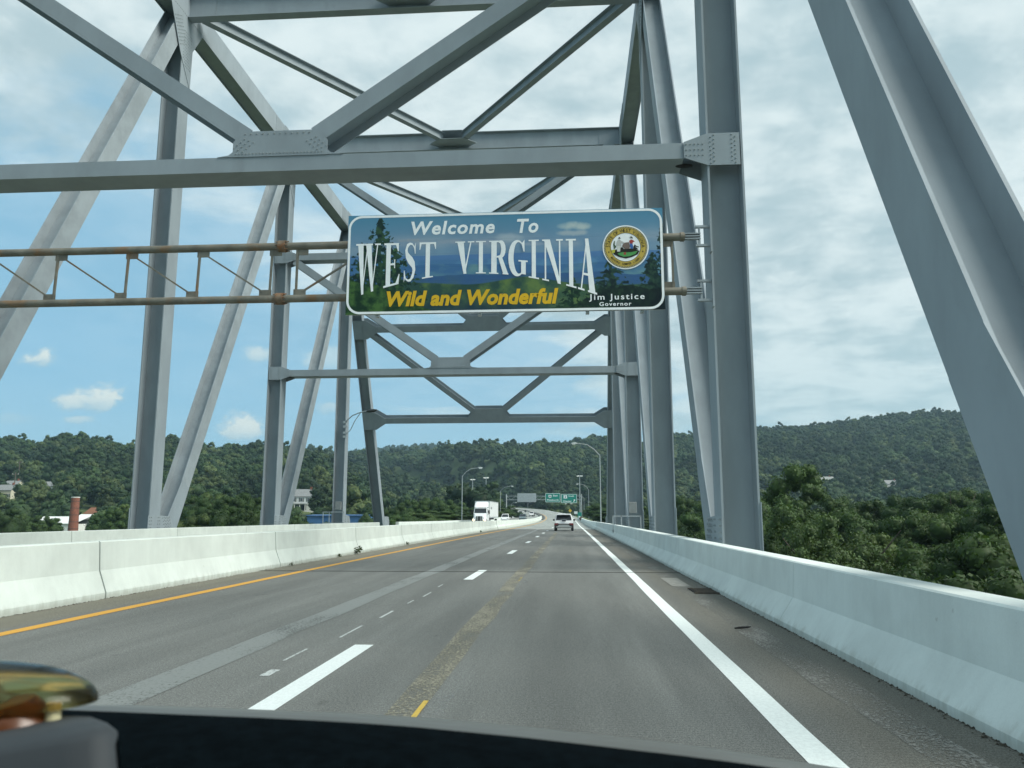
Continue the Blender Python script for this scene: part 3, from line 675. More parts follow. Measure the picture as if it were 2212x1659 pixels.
def lay(img, mask, c): mask = np.clip(mask, 0, 1)[..., None]; return img * (1 - mask) + np.asarray(c, float) * mask
def lerp(a, b, q): q = np.clip(q, 0, 1)[..., None]; return np.asarray(a, float) * (1 - q) + np.asarray(b, float) * q
img = lerp((64, 124, 160), (96, 128, 164), tt / .30)
img = lay(img, (fbm(ax_, tt, 3, 5, 2.2) - .5) * 1.2 * (tt > .05), (120, 150, 175))
band = np.exp(-((tt - .31) / .085) ** 2); img = lay(img, band * np.clip((fbm(ax_ * .7, tt * 2.2, 5, 5, 2.0) - .36) * 3.2, 0, .75), (150, 152, 168))
for (cs, ct, wx, wy, c) in ((.725, .155, .055, .045, (172, 176, 178)), (.715, .23, .05, .03, (150, 158, 172)), (.52, .27, .045, .05, (150, 160, 178)), (.20, .265, .045, .03, (160, 150, 155)), (.33, .28, .05, .035, (140, 145, 165)), (.44, .30, .06, .03, (138, 145, 168)), (.93, .28, .035, .035, (140, 150, 170)), (.60, .33, .05, .02, (132, 145, 172))):
    r2 = ((ss - cs) / wx) ** 2 + ((tt - ct) / wy) ** 2; img = lay(img, np.clip((1.1 - r2 + (fbm(ax_, tt, 9, 5, 5) - .5) * 2.6) * .9, 0, .9), c)
def ridge(img, base, amp, seed, sc, c0, c1, fade):
    h = base + amp * (fbm(ss * SW / SH, np.zeros_like(ss) + seed * .37, seed, 5, sc) - .5); inside = np.clip((tt - h) * 160, 0, 1)
    tex = fbm(ax_ * 1.2, tt * 2.0, seed + 50, 5, 4.0); col_ = lerp(c0, c1, (tt - h) / fade + (tex - .5) * 2.6); mk = inside[..., None]
    return img * (1 - mk) + col_ * mk
img = ridge(img, .415, .05, 11, .9, (70, 112, 168), (62, 104, 160), .2)
img = ridge(img, .455, .07, 12, 1.1, (62, 108, 160), (84, 134, 178), .22)
img = ridge(img, .53, .10, 13, 1.2, (52, 98, 152), (90, 132, 146), .30)
img = ridge(img, .62, .10, 14, 1.4, (44, 84, 138), (56, 92, 122), .25)
hh = .745 - .09 * np.exp(-((ss - .57) / .13) ** 2) - .06 * np.exp(-((ss - .22) / .16) ** 2) + (fbm(ax_, tt * 0 + 2.2, 21, 5, 2.0) - .5) * .03
tex = fbm(ax_, tt, 22, 5, 9.0); mk = np.clip((tt - hh) * 120, 0, 1)[..., None]
img = img * (1 - mk) + (lerp((38, 72, 66), (92, 116, 58), (tex - .38) * 2.6 + .25 * np.exp(-((ss - .57) / .09) ** 2))) * mk
dk = np.clip((tt - .83) * 7, 0, 1) * np.exp(-((ss - .45) / .25) ** 4); img = lay(img, dk * .75, (24, 48, 74))
def fir(img, s0, t0, t1, w, seed, dark_, lite):
    q = (tt - t0) / (t1 - t0); saw = np.abs(((q * 9.5 + .6 * fbm(ax_, tt, seed, 3, 3)) % 1.0)); jag = .58 + .50 * saw + (fbm(ax_ * 2, tt * 2, seed + 1, 4, 11) - .5) * 1.3
    half = w * np.clip(q, 0, 1) ** .75 * jag + .0025; inside = (np.abs(ss - s0) < half) & (q > 0) & (q <= 1.02)
    hole = fbm(ax_ * 2, tt * 2, seed + 7, 4, 13) > (.36 + .10 * np.abs(ss - s0) / np.maximum(half, 1e-4))
    mk = (inside & (hole | (np.abs(ss - s0) < .004)))[..., None] * .95; col_ = lerp(dark_, lite, (fbm(ax_ * 2, tt * 2, seed + 3, 4, 14) - .36) * 2.7)
    return img * (1 - mk) + col_ * mk
def bush(img, f, seed, dark_, lite):
    h = f(ss) + (fbm(ax_, tt, seed, 5, 5) - .5) * .16; mk = np.clip((tt - h) * 90, 0, 1)[..., None] * .97; col_ = lerp(dark_, lite, (fbm(ax_ * 1.6, tt * 1.6, seed + 1, 5, 10) - .36) * 2.8)
    return img * (1 - mk) + col_ * mk
img = fir(img, .055, .30, 1.0, .11, 31, (14, 40, 38), (52, 84, 46))
img = fir(img, .155, .34, 1.0, .11, 33, (16, 44, 40), (58, 92, 48))
img = fir(img, .105, .03, 1.0, .13, 35, (14, 40, 38), (46, 80, 48))
img = bush(img, lambda s_: .66 + .42 * np.clip((s_ - .02) / .36, 0, 1) ** 1.3, 37, (18, 50, 30), (66, 102, 44))
img = fir(img, .715, .66, 1.0, .055, 39, (14, 42, 36), (40, 74, 44))
img = fir(img, .835, .50, 1.0, .085, 41, (12, 34, 40), (44, 76, 52))
img = fir(img, .965, .44, 1.0, .075, 43, (12, 34, 38), (44, 76, 54))
img = fir(img, 1.0, .16, .80, .050, 45, (16, 42, 46), (40, 70, 56))
img = bush(img, lambda s_: 1.12 - .34 * np.clip((s_ - .66) / .14, 0, 1), 47, (10, 30, 34), (34, 62, 44))
img = bush(img, lambda s_: 1.16 - .36 * np.clip((s_ - .80) / .12, 0, 1), 49, (10, 28, 36), (22, 46, 40))
img = img * (1 - .05 * (np.abs((tt * 7.4) % 1.0 - .5) > .485)[..., None])
img = img * .80 + img.mean(-1, keepdims=True) * .20
lin = s2l(np.clip(img * np.array([1.0, 1.05, 1.03]), 0, 255)) * 1.12
me = bpy.data.meshes.new('picture_print')
vs = np.stack([SX0 + ss * SW, np.full_like(ss, SY), SZ1 - tt * SH], -1).reshape(-1, 3) - np.array(sign.location)
i0 = (np.arange(NSY)[:, None] * (NSX + 1) + np.arange(NSX)[None, :]).ravel(); fc = np.stack([i0, i0 + NSX + 1, i0 + NSX + 2, i0 + 1], -1)
me.vertices.add(len(vs)); me.vertices.foreach_set('co', vs.ravel()); me.loops.add(fc.size); me.loops.foreach_set('vertex_index', fc.ravel().astype(np.int32))
me.polygons.add(len(fc)); me.polygons.foreach_set('loop_start', (np.arange(len(fc)) * 4).astype(np.int32)); me.update(calc_edges=True)
ca = me.color_attributes.new('print', 'FLOAT_COLOR', 'POINT'); ca.data.foreach_set('color', np.concatenate([lin.reshape(-1, 3), np.ones((len(vs), 1))], 1).astype(np.float32).ravel())
pm = bpy.data.materials.new('printed_sheet'); pm.use_nodes = True; n = NT(pm.node_tree); a_ = n.node('ShaderNodeAttribute', attribute_name='print'); b_ = pm.node_tree.nodes['Principled BSDF']
n.l.new(a_.outputs['Color'], b_.inputs['Base Color']); b_.inputs['Roughness'].default_value = .45; b_.inputs['Specular IOR Level'].default_value = .2
link('picture_print', me, pm, sign)
sgn_white = flat('sign_white', (.86, .90, .91), .5, spec=.3); sgn_gold = flat('sign_yellow', (.72, .44, .015), .5, spec=.3); ink = flat('sign_black', (.02, .022, .018), .6, spec=.2); seal_gold = flat('seal_gold', (.50, .37, .08), .5, spec=.2)
# white rounded border
def rrect(x0, z0, x1, z1, r, n=8):
    pts = []
    for cx_, cz_, a0 in ((x1 - r, z1 - r, 0), (x0 + r, z1 - r, 90), (x0 + r, z0 + r, 180), (x1 - r, z0 + r, 270)):
        for k in range(n + 1): a = R(a0 + 90 * k / n); pts.append((cx_ + r * math.cos(a), cz_ + r * math.sin(a)))
    return pts
def ring_mesh(m, o, i_, y):
    n = len(o); m.add([(x, y, z) for x, z in o] + [(x, y, z) for x, z in i_], [(k, (k + 1) % n, n + (k + 1) % n, n + k) for k in range(n)])
m = MB(); ring_mesh(m, rrect(SX0 + .012, SZ0 + .012, SX1 - .012, SZ1 - .012, .36), rrect(SX0 + .074, SZ0 + .074, SX1 - .074, SZ1 - .074, .30), SY - .004); m.build('border', sgn_white, sign)
# text helper: words become flat meshes
def text_mesh(txt, shear=0.0, off=0.0, space=1.0):
    c = bpy.data.curves.new('txt', 'FONT'); c.body = txt; c.size = 1.0; c.shear = shear; c.offset = off; c.space_character = space; c.fill_mode = 'FRONT'; c.resolution_u = 3
    o = bpy.data.objects.new('txt', c); COL.objects.link(o); dg = bpy.context.evaluated_depsgraph_get(); mm = bpy.data.meshes.new_from_object(o.evaluated_get(dg))
    v = np.empty(len(mm.vertices) * 3); mm.vertices.foreach_get('co', v); v = v.reshape(-1, 3); f = [tuple(p.vertices) for p in mm.polygons]
    bpy.data.objects.remove(o); bpy.data.curves.remove(c); bpy.data.meshes.remove(mm); return v, f
def word(name, txt, x0, x1, z0, z1, y, mt, parent, shear=0.0, off=0.0, space=1.0, ref='H', flip=False):
    """fit the word between x0 and x1 with cap height z0..z1, facing -Y (or +Y when flip)"""
    v, f = text_mesh(txt, shear, off, space); rv, _ = text_mesh(ref, 0, off)
    a, b = v[:, 0].min(), v[:, 0].max(); c0, c1 = rv[:, 1].min(), rv[:, 1].max()
    X = x0 + (v[:, 0] - a) / (b - a) * (x1 - x0); Z = z0 + (v[:, 1] - c0) / (c1 - c0) * (z1 - z0)
    m = MB(); m.add([(X[i], y, Z[i]) for i in range(len(X))], f); return m.build(name, mt, parent, fix=False)
def zpx(x, y):                                   # sign picture coordinates measured on the panel
    s_ = (x - 71) / 2046; yt = 122 - 52 * s_; yb = 758 - 30 * s_; return SX0 + s_ * SW, SZ1 - (y - yt) / (yb - yt) * SH
def sword(name, txt, xa, xb, ytop, ybot, mt, **k):
    x0, za = zpx(xa, ybot); x1, _ = zpx(xb, ybot); _, zb = zpx(xa, ytop + (ybot - ytop) * 0); return word(name, txt, x0, x1, za, zb, SY - .005, mt, sign, **k)
sword('lettering', 'Welcome', 490, 1038, 160, 248, sgn_white, shear=.17, off=.028, space=1.12)
sword('lettering', 'To', 1183, 1322, 143, 235, sgn_white, shear=.17, off=.028, space=1.1)
sword('lettering', 'Wild and Wonderful', 338, 1447, 609, 706, sgn_gold, shear=.20, off=.042, space=1.02)
sword('lettering', 'Jim Justice', 1640, 1990, 631, 667, sgn_white, off=.014, space=1.25)
sword('lettering', 'Governor', 1705, 1906, 681, 706, sgn_white, off=.018, space=1.2)
# WEST VIRGINIA: condensed roman capitals whose feet follow an arch
def rc(a, b, c, d): return [(a, b), (c, b), (c, d), (a, d)]
def stroke(pts, ws):
    L, Rr = [], []
    for i, p in enumerate(pts):
        a = pts[max(i - 1, 0)]; b = pts[min(i + 1, len(pts) - 1)]; dx_, dy_ = b[0] - a[0], b[1] - a[1]; l = math.hypot(dx_, dy_); nx, ny = -dy_ / l, dx_ / l; w = ws[i] / 2
        L.append((p[0] + nx * w, p[1] + ny * w)); Rr.append((p[0] - nx * w, p[1] - ny * w))
    return [[L[i], L[i + 1], Rr[i + 1], Rr[i]] for i in range(len(pts) - 1)]
def arc(cx_, cy_, rx, ry, a0, a1, n): return [(cx_ + rx * math.cos(R(a0 + (a1 - a0) * k / n)), cy_ + ry * math.sin(R(a0 + (a1 - a0) * k / n))) for k in range(n + 1)]
SERB = .035
GL = {
 'I': [rc(.30, 0, .70, 1), rc(.0, 0, 1, SERB), rc(.0, 1 - SERB, 1, 1)],
 'T': [rc(.38, 0, .64, 1), rc(.18, 0, .84, SERB), rc(0, .95, 1, 1), [(0, 1), (0, .80), (.04, .80), (.12, .95)], [(1, 1), (1, .80), (.96, .80), (.88, .95)]],
 'E': [rc(.14, 0, .42, 1), rc(0, 0, .95, .045), rc(0, .955, .92, 1), rc(.42, .48, .68, .525), rc(.65, .40, .71, .61), [(.92, 1), (.92, .80), (.87, .80), (.74, .955)], [(.95, 0), (1, .24), (.95, .24), (.76, .045)]],
 'W': [[(.08, 1), (.30, 1), (.350, .0), (.265, 0)], [(.275, 0), (.31, 0), (.49, .94), (.45, .94)], [(.40, 1), (.62, 1), (.745, .0), (.655, 0)], [(.665, 0), (.70, 0), (.90, 1), (.855, 1)], rc(0, 1 - SERB, .345, 1), rc(.36, 1 - SERB, .68, 1), rc(.77, 1 - SERB, 1, 1)],
 'V': [[(.10, 1), (.44, 1), (.60, .0), (.45, 0)], [(.47, 0), (.535, 0), (.86, 1), (.79, 1)], rc(0, 1 - SERB, .52, 1), rc(.66, 1 - SERB, 1, 1)],
 'N': [rc(.12, 0, .19, .98), [(.08, 1), (.38, 1), (.89, 0), (.74, 0), (.12, .93)], rc(.81, .0, .88, 1), rc(0, 0, .32, SERB), rc(0, 1 - SERB, .3, 1), rc(.68, 1 - SERB, 1, 1)],
 'A': [[(.13, 0), (.20, 0), (.50, .93), (.46, 1)], [(.40, 1), (.58, 1), (.92, 0), (.60, 0)], rc(.25, .30, .66, .345), rc(0, 0, .34, SERB), rc(.52, 0, 1, SERB)],
 'R': [rc(.11, 0, .39, 1), rc(0, 0, .48, SERB), rc(0, 1 - SERB, .45, 1)] + stroke([(.36, .975), (.5, .975)] + arc(.52, .745, .22, .225, 90, -90, 10) + [(.36, .505)], [.05, .05] + [.06, .10, .17, .21, .23, .23, .23, .21, .17, .10, .06] + [.05]) + [[(.46, .52), (.66, .52), (.98, .03), (.72, .03)], rc(.70, 0, 1.0, SERB)],
 'G': stroke(arc(.50, .5, .37, .475, 38, 328, 22), [.03, .04, .05, .05, .06, .09, .13, .19, .23, .26, .27, .27, .27, .26, .24, .20, .15, .10, .07, .05, .05, .05, .05]) + [rc(.66, .06, .90, .42), rc(.52, .40, 1.0, .44), [(.84, 1), (.84, .68), (.79, .68), (.68, .90)]],
 'S': stroke([(.82, .80), (.74, .90), (.62, .965), (.48, .975), (.30, .92), (.23, .80), (.28, .68), (.42, .585), (.58, .51), (.72, .42), (.77, .28), (.70, .13), (.54, .03), (.38, .025), (.22, .08), (.12, .22)], [.03, .05, .05, .06, .12, .17, .2, .23, .25, .23, .2, .15, .08, .05, .05, .03]) + [[(.86, 1), (.86, .70), (.82, .70), (.76, .86)], [(.09, 0), (.09, .30), (.13, .30), (.20, .14)]]}
BX = [170, 365, 490, 600, 840, 950, 1065, 1185, 1290, 1405, 1530, 1640]; BT = [.803, .728, .674, .644, .617, .6125, .622, .649, .672, .715, .760, .823]
def botT(s_): return float(np.interp(s_ * 2046 + 71, BX, BT))
cf = np.polyfit([(b - 71) / 2046 for b in BX], BT, 4)
def letter_part(chs):
    for ch, xa, xb in chs:
        m = MB()
        for q, poly in enumerate(GL[ch]):
            # refine edges so the arch bends them smoothly
            pts = []
            for i in range(len(poly)):
                p, r_ = poly[i], poly[(i + 1) % len(poly)]
                for k in range(3): pts.append((p[0] + (r_[0] - p[0]) * k / 3, p[1] + (r_[1] - p[1]) * k / 3))
            w3 = []
            for gx_, gy_ in pts:
                s_ = (xa + gx_ * (xb - xa) - 71) / 2046; tb_ = np.polyval(cf, s_); w3.append(sp(s_, .29 + (1 - gy_) * (tb_ - .29), .005 + .0007 * q))
            m.add(w3, [tuple(range(len(w3)))])
        m.build('letter', sgn_white, sign, fix=False)
letter_part([('W', 128, 292), ('E', 315, 420), ('S', 440, 536), ('T', 548, 656), ('V', 782, 906), ('I', 917, 982), ('R', 1003, 1128), ('G', 1128, 1252), ('I', 1258, 1324), ('N', 1345, 1478), ('I', 1497, 1562), ('A', 1572, 1692)])
# round state seal
scx, scz = zpx(1878, 329); SR = .592
seal = None
def disc(r, y, mt, name, parent, n=64, r2=None):
    m = MB()
    if r2 is None: m.add([(scx + r * math.cos(2 * math.pi * k / n), y, scz + r * math.sin(2 * math.pi * k / n)) for k in range(n)], [tuple(range(n))])
    else: ring_mesh(m, [(scx + r * math.cos(2 * math.pi * k / n), scz + r * math.sin(2 * math.pi * k / n)) for k in range(n)], [(scx + r2 * math.cos(2 * math.pi * k / n), scz + r2 * math.sin(2 * math.pi * k / n)) for k in range(n)], y)
    return m.build(name, mt, parent, fix=False)
seal = disc(SR, SY - .012, sgn_white, 'seal', sign); seal['label'] = 'round gold and white state seal'
disc(SR * .945, SY - .014, ink, 'rope_ground', seal, r2=SR * .865); disc(SR * .868, SY - .015, seal_gold, 'gold_ring', seal, r2=SR * .655); disc(SR * .66, SY - .016, ink, 'ring_line', seal, r2=SR * .64)
m = MB()
for k in range(78):
    a = 2 * math.pi * k / 78; c_, s_ = math.cos(a), math.sin(a); r0 = SR * .905; e = (math.cos(a + .95), math.sin(a + .95)); f2 = (-e[1], e[0])
    m.add([(scx + r0 * c_ + (e[0] * .026 * math.cos(q) + f2[0] * .011 * math.sin(q)), SY - .017, scz + r0 * s_ + (e[1] * .026 * math.cos(q) + f2[1] * .011 * math.sin(q))) for q in [i * math.pi / 4 for i in range(8)]], [tuple(range(8))])
m.build('rope_strand', flat('rope_cream', (.55, .48, .22), .6), seal, kind='stuff', fix=False)
def ring_text(txt, rad, a0, a1, hgt, up):
    m = MB(); tot = len(txt)
    for i, ch in enumerate(txt):
        if ch == ' ': continue
        a = R(a0 + (a1 - a0) * i / (tot - 1)); v, f = text_mesh(ch, 0, .012); w = v[:, 0] - (v[:, 0].min() + v[:, 0].max()) / 2; h = v[:, 1] * hgt / .69; w = w * hgt / .69 * .86
        ux, uz = (math.cos(a), math.sin(a)) if up else (-math.cos(a), -math.sin(a)); rx, rz_ = uz, -ux
        b0 = rad - hgt / 2 if up else -(rad + hgt / 2)
        m.add([(scx + rx * w[j] + ux * (b0 + h[j]), SY - .0175, scz + rz_ * w[j] + uz * (b0 + h[j])) for j in range(len(w))], f)
    m.build('ring_lettering', ink, seal, fix=False)
ring_text('STATE OF WEST VIRGINIA', SR * .765, 176, 2, .088, True)
ring_text('MONTANI SEMPER LIBERI', SR * .765, 218, 322, .062, False)
for a in (196, 344):
    cx_, cz_ = scx + SR * .765 * math.cos(R(a)), scz + SR * .765 * math.sin(R(a)); m = MB()
    m.add([(cx_ + (.03 if k % 2 == 0 else .012) * math.sin(k * math.pi / 5), SY - .0175, cz_ + (.03 if k % 2 == 0 else .012) * math.cos(k * math.pi / 5)) for k in range(10)], [tuple(range(10))]); m.build('star', ink, seal, fix=False)
def blob(name, pts, mt, d):                       # seal picture coordinates, unit = seal radius
    m = MB(); m.add([(scx + x * SR, SY - d, scz + z * SR) for x, z in pts], [tuple(range(len(pts)))]); m.build(name, mt, seal, fix=False)
sg_green = flat('seal_green', (.07, .30, .08), .6); sg_rock = flat('seal_rock', (.16, .12, .10), .6); sg_red = flat('seal_red', (.32, .04, .03), .6); sg_blue = flat('seal_blue', (.03, .12, .36), .6); sg_yel = flat('seal_yellow', (.45, .45, .05), .6); sg_grey = flat('seal_grey', (.45, .47, .45), .6)
blob('ground_shadow', [(-.60, -.12), (-.45, -.10), (.30, -.06), (.60, -.18), (.52, -.34), (.25, -.46), (.0, -.52), (-.30, -.44), (-.52, -.32)], ink, .018)
blob('meadow', [(-.36, -.27), (-.1, -.22), (.2, -.24), (.52, -.18), (.42, -.32), (.15, -.42), (-.10, -.44), (-.30, -.35)], sg_green, .019)
blob('corn', [(-.62, -.12), (-.45, -.10), (-.48, -.24), (-.60, -.28)], sg_yel, .019)
blob('rock', [(-.16, .04), (-.08, .20), (.14, .22), (.20, .02), (.14, -.08), (-.04, -.08)], sg_rock, .019)
blob('rock_base', [(-.28, -.02), (-.14, .0), (-.06, -.12), (.12, -.10), (.22, -.14), (.1, -.24), (-.25, -.22)], ink, .0195)
blob('cap', [(-.10, -.26), (.0, -.22), (.02, -.34), (-.08, -.35)], sg_red, .020)
blob('farmer_coat', [(-.42, .06), (-.36, .30), (-.27, .35), (-.18, .28), (-.06, .22), (-.06, .16), (-.2, .18), (-.18, .02)], sg_grey, .020)
blob('farmer_trousers', [(-.36, .06), (-.22, .04), (-.24, -.20), (-.38, -.20)], flat('seal_pale', (.6, .62, .58), .6), .0205)
blob('farmer_hat', [(-.34, .40), (-.30, .40), (-.29, .46), (-.24, .46), (-.23, .41), (-.19, .40), (-.22, .385), (-.31, .385)], ink, .021)
blob('stalk', [(-.50, -.1), (-.54, .12), (-.50, .28), (-.46, .30), (-.47, .12), (-.40, .02)], flat('seal_stalk', (.05, .09, .05), .6), .020)
blob('miner_shirt', [(.18, .16), (.16, .28), (.24, .34), (.34, .30), (.40, .24), (.32, .22), (.30, .14)], sg_red, .0205)
blob('miner_trousers', [(.18, .16), (.30, .15), (.33, -.02), (.29, -.09), (.23, -.08), (.19, .02)], sg_blue, .021)
blob('miner_hat', [(.20, .39), (.23, .45), (.30, .45), (.33, .38), (.26, .40)], ink, .021)
blob('pickaxe', [(.14, .42), (.22, .48), (.28, .50), (.28, .48), (.22, .455)], ink, .0215)
blob('tools', [(.34, .02), (.40, .12), (.44, .06), (.58, .00), (.58, -.03), (.40, .02), (.56, -.12), (.32, -.12)], ink, .0205)

# ------------------------------------------------------------------ vehicles (local: nose towards +Y)
def wheel(par, x, y, r=.34, w=.23):
    m = MB(); m.tube([(x - w / 2, y, r), (x - w / 2 + .02, y, r), (x + w / 2 - .02, y, r), (x + w / 2, y, r)], [r * .9, r, r, r * .9], 18); wh = m.build('wheel', black, par, local=True)
    s = 1 if x > 0 else -1; m = MB(); m.tube([(x + s * w * .45, y, r), (x + s * (w / 2 + .01), y, r)], r * .62, 14); m.build('rim', chrome, wh, local=True)
def frustum(m, r0, z0, r1, z1):
    (xa, ya, yb), (xc, yc, yd) = r0, r1
    m.add([(-xa, ya, z0), (xa, ya, z0), (xa, yb, z0), (-xa, yb, z0), (-xc, yc, z1), (xc, yc, z1), (xc, yd, z1), (-xc, yd, z1)], [(3, 2, 1, 0), (4, 5, 6, 7), (0, 1, 5, 4), (1, 2, 6, 5), (2, 3, 7, 6), (3, 0, 4, 7)])
def quad_in(a, b, c, d, i0, i1, j0, j1, n, off):
    a, b, c, d = map(Vector, (a, b, c, d)); n = Vector(n).normalized() * off
    def P(i, j): return (a * (1 - i) + b * i) * (1 - j) + (d * (1 - i) + c * i) * j + n
    return [P(i0, j0), P(i1, j0), P(i1, j1), P(i0, j1)]
def car(name, label, cat, loc, rz, paint, kind='suv', L=4.45, Wd=1.82, H=1.62, group=None):
    t_ = thing(name, label, cat, loc, rz, group); h = L / 2; w = Wd / 2; belt = H * .60; hoodz = belt * .97
    yf0, yf1 = (h * .38, h * .08) if kind != 'pickup' else (h * .42, h * .16); yr0, yr1 = {'suv': (-h + .10, -h + .62), 'sedan': (-h * .62, -h * .34), 'pickup': (-h * .20, -h * .14)}[kind]
    m = MB(); prof = [(-h + .10, .30), (-h, .55), (-h + .02, belt * .82), (-h + .10, belt), (h * .40, belt), (h * .72, hoodz - .06), (h - .12, belt * .78), (h, belt * .6), (h - .04, .30)]
    n_ = len(prof); vs = []
    for sx, in ((-1,), (1,)):
        for y, z in prof: vs.append((sx * w * (1 - .05 * max(0, (z - .7) / .5) - (.10 if abs(y) > h - .2 else 0)), y, z))
    m.add(vs, [tuple(range(n_))[::-1], tuple(range(n_, 2 * n_))] + [(i, (i + 1) % n_, n_ + (i + 1) % n_, n_ + i) for i in range(n_)])
    body = m.build('body', paint, t_, local=True, bevel=.05, seg=2)
    g0 = (w * .93, yr0, yf0); g1 = (w * .74, yr1, yf1); m = MB(); frustum(m, g0, belt - .02, g1, H); m.build('cabin', paint, t_, local=True, bevel=.04, seg=2)
    z0, z1 = belt - .02, H
    def side(s): return [(s * g0[0], g0[1], z0), (s * g0[0], g0[2], z0), (s * g1[0], g1[2], z1), (s * g1[0], g1[1], z1)]
    rear = [(-g0[0], g0[1], z0), (g0[0], g0[1], z0), (g1[0], g1[1], z1), (-g1[0], g1[1], z1)]; front = [(g0[0], g0[2], z0), (-g0[0], g0[2], z0), (-g1[0], g1[2], z1), (g1[0], g1[2], z1)]
    for nm, q, nn, io in (('rear_window', rear, (0, -1, .3), (.05, .95, .10, .80)), ('windshield', front, (0, 1, .4), (.06, .94, .08, .86)), ('side_window', side(1), (1, 0, .2), (.10, .90, .10, .82)), ('side_window', side(-1), (-1, 0, .2), (.10, .90, .10, .82))):
        m = MB(); m.add(quad_in(*q, *io, nn, .022), [(0, 1, 2, 3)]); m.build(nm, glass_dark, t_, local=True, fix=False)
    for x in (-1, 1):
        for y in (-h * .60, h * .62): wheel(t_, x * (w - .12), y, .35 if kind != 'sedan' else .32)
        m = MB(); m.box((x * (w + .08), yf0 - .25, belt + .06), (.20, .12, .16)); m.build('mirror', dark, t_, local=True, bevel=.03)
        m = MB(); m.box((x * w * .72, h - .10, belt * .74), (.34, .16, .14)); m.build('headlight', chrome, t_, local=True, bevel=.03)
        m = MB(); m.box((x * w * .74, -h + .03, belt * .70), (.36, .12, .13)); m.build('taillight', red_lens, t_, local=True, bevel=.02)
    m = MB(); m.box((0, h - .03, .45), (Wd * .7, .10, .22)); m.build('grille', dark, t_, local=True)
    return t_, (L, Wd, H, belt)
suv, (L_, W_, H_, B_) = car('suv', 'white SUV seen from behind driving ahead in the right lane', 'car', (-.62, 77.5 + 2.2, roadz(78)), 0, white_paint, 'suv', 4.45, 1.84, 1.62)
h = L_ / 2
m = MB(); m.prism([(-.90, .62), (-.90, .30), (-.60, .26), (.60, .26), (.90, .30), (.90, .62), (.84, .70), (-.84, .70)], 'y', -h - .035, -h + .12); m.build('lower_cladding', dark, suv, local=True)
m = MB(); m.prism([(-.74, .40), (-.70, .33), (.70, .33), (.74, .40), (.56, .47), (.44, .60), (-.44, .60), (-.56, .47)], 'y', -h - .06, -h); m.build('skid_plate', chrome, suv, local=True)
for x in (-1, 1):
    m = MB(); m.prism([(x * .90, .70), (x * .52, .68), (x * .62, .58), (x * .90, .54)], 'y', -h - .05, -h + .05); m.build('tail_lamp', red_lens, suv, local=True)
m = MB(); m.box((0, -h - .02, .99), (.36, .05, .17)); m.build('number_plate', flat('plate_dark', (.07, .08, .10), .5), suv, local=True)
m = MB(); m.box((0, -h - .02, 1.10), (.62, .05, .03)); m.build('plate_trim', chrome, suv, local=True)
m = MB(); m.prism([(-h + .50, H_ - .02), (-h + .18, H_ - .06), (-h + .20, H_ - .11), (-h + .60, H_ - .08)], 'x', -.62, .62); m.build('spoiler', white_paint, suv, local=True)
for x in (-1, 1):
    m = MB(); m.tube([(x * .60, -1.4, H_ + .02), (x * .62, -1.1, H_ + .06), (x * .62, .2, H_ + .06), (x * .60, .5, H_ + .01)], .02, 6); m.build('roof_rail', dark, suv, local=True)
def road_at(Y, off):
    i = int(np.argmin(np.abs(AXIS[:, 1] - Y))); n = ax_frame(i); p = AXIS[i]; return Vector((p[0] + n[0] * off, p[1] + n[1] * off, p[2] + off * .03 * float(smooth01((p[1] - 200) / 120)))), math.atan2(-(AXIS[min(i + 1, len(AXIS) - 1)] - p)[0], (AXIS[min(i + 1, len(AXIS) - 1)] - p)[1])
grey_blue = flat('grey_blue_paint', (.13, .18, .20), .3); darkp = flat('charcoal_paint', (.05, .055, .06), .3); redp = flat('dark_red_paint', (.25, .03, .04), .35); silv = flat('silver_paint', (.42, .45, .46), .3)
for Y, off, nm, kd, pt_, lb in ((187, -7.0, 'pickup_truck', 'pickup', white_paint, 'white pickup truck oncoming just behind the semi truck'), (215, -4.2, 'suv', 'suv', grey_blue, 'grey blue SUV oncoming, partly hidden by the median barrier'), (262, -6.4, 'car', 'sedan', darkp, 'small dark oncoming car next to the grey blue SUV'), (330, -7.6, 'suv', 'suv', silv, 'silver oncoming SUV in the far line of traffic'), (300, -3.6, 'suv', 'suv', white_paint, 'white oncoming SUV nearest the median in the far traffic')):
    p, a = road_at(Y, off); car(nm, lb, 'car' if nm != 'pickup_truck' else 'pickup', p, a + math.pi, pt_, kd, H={'suv': 1.75, 'sedan': 1.45, 'pickup': 1.9}[kd], L={'suv': 4.6, 'sedan': 4.6, 'pickup': 5.6}[kd], Wd=1.9)
car('van', 'dark red van far ahead on the exit ramp', 'van', (3.0, 400, -1.85), 0, redp, 'suv', 4.8, 1.95, 1.95)

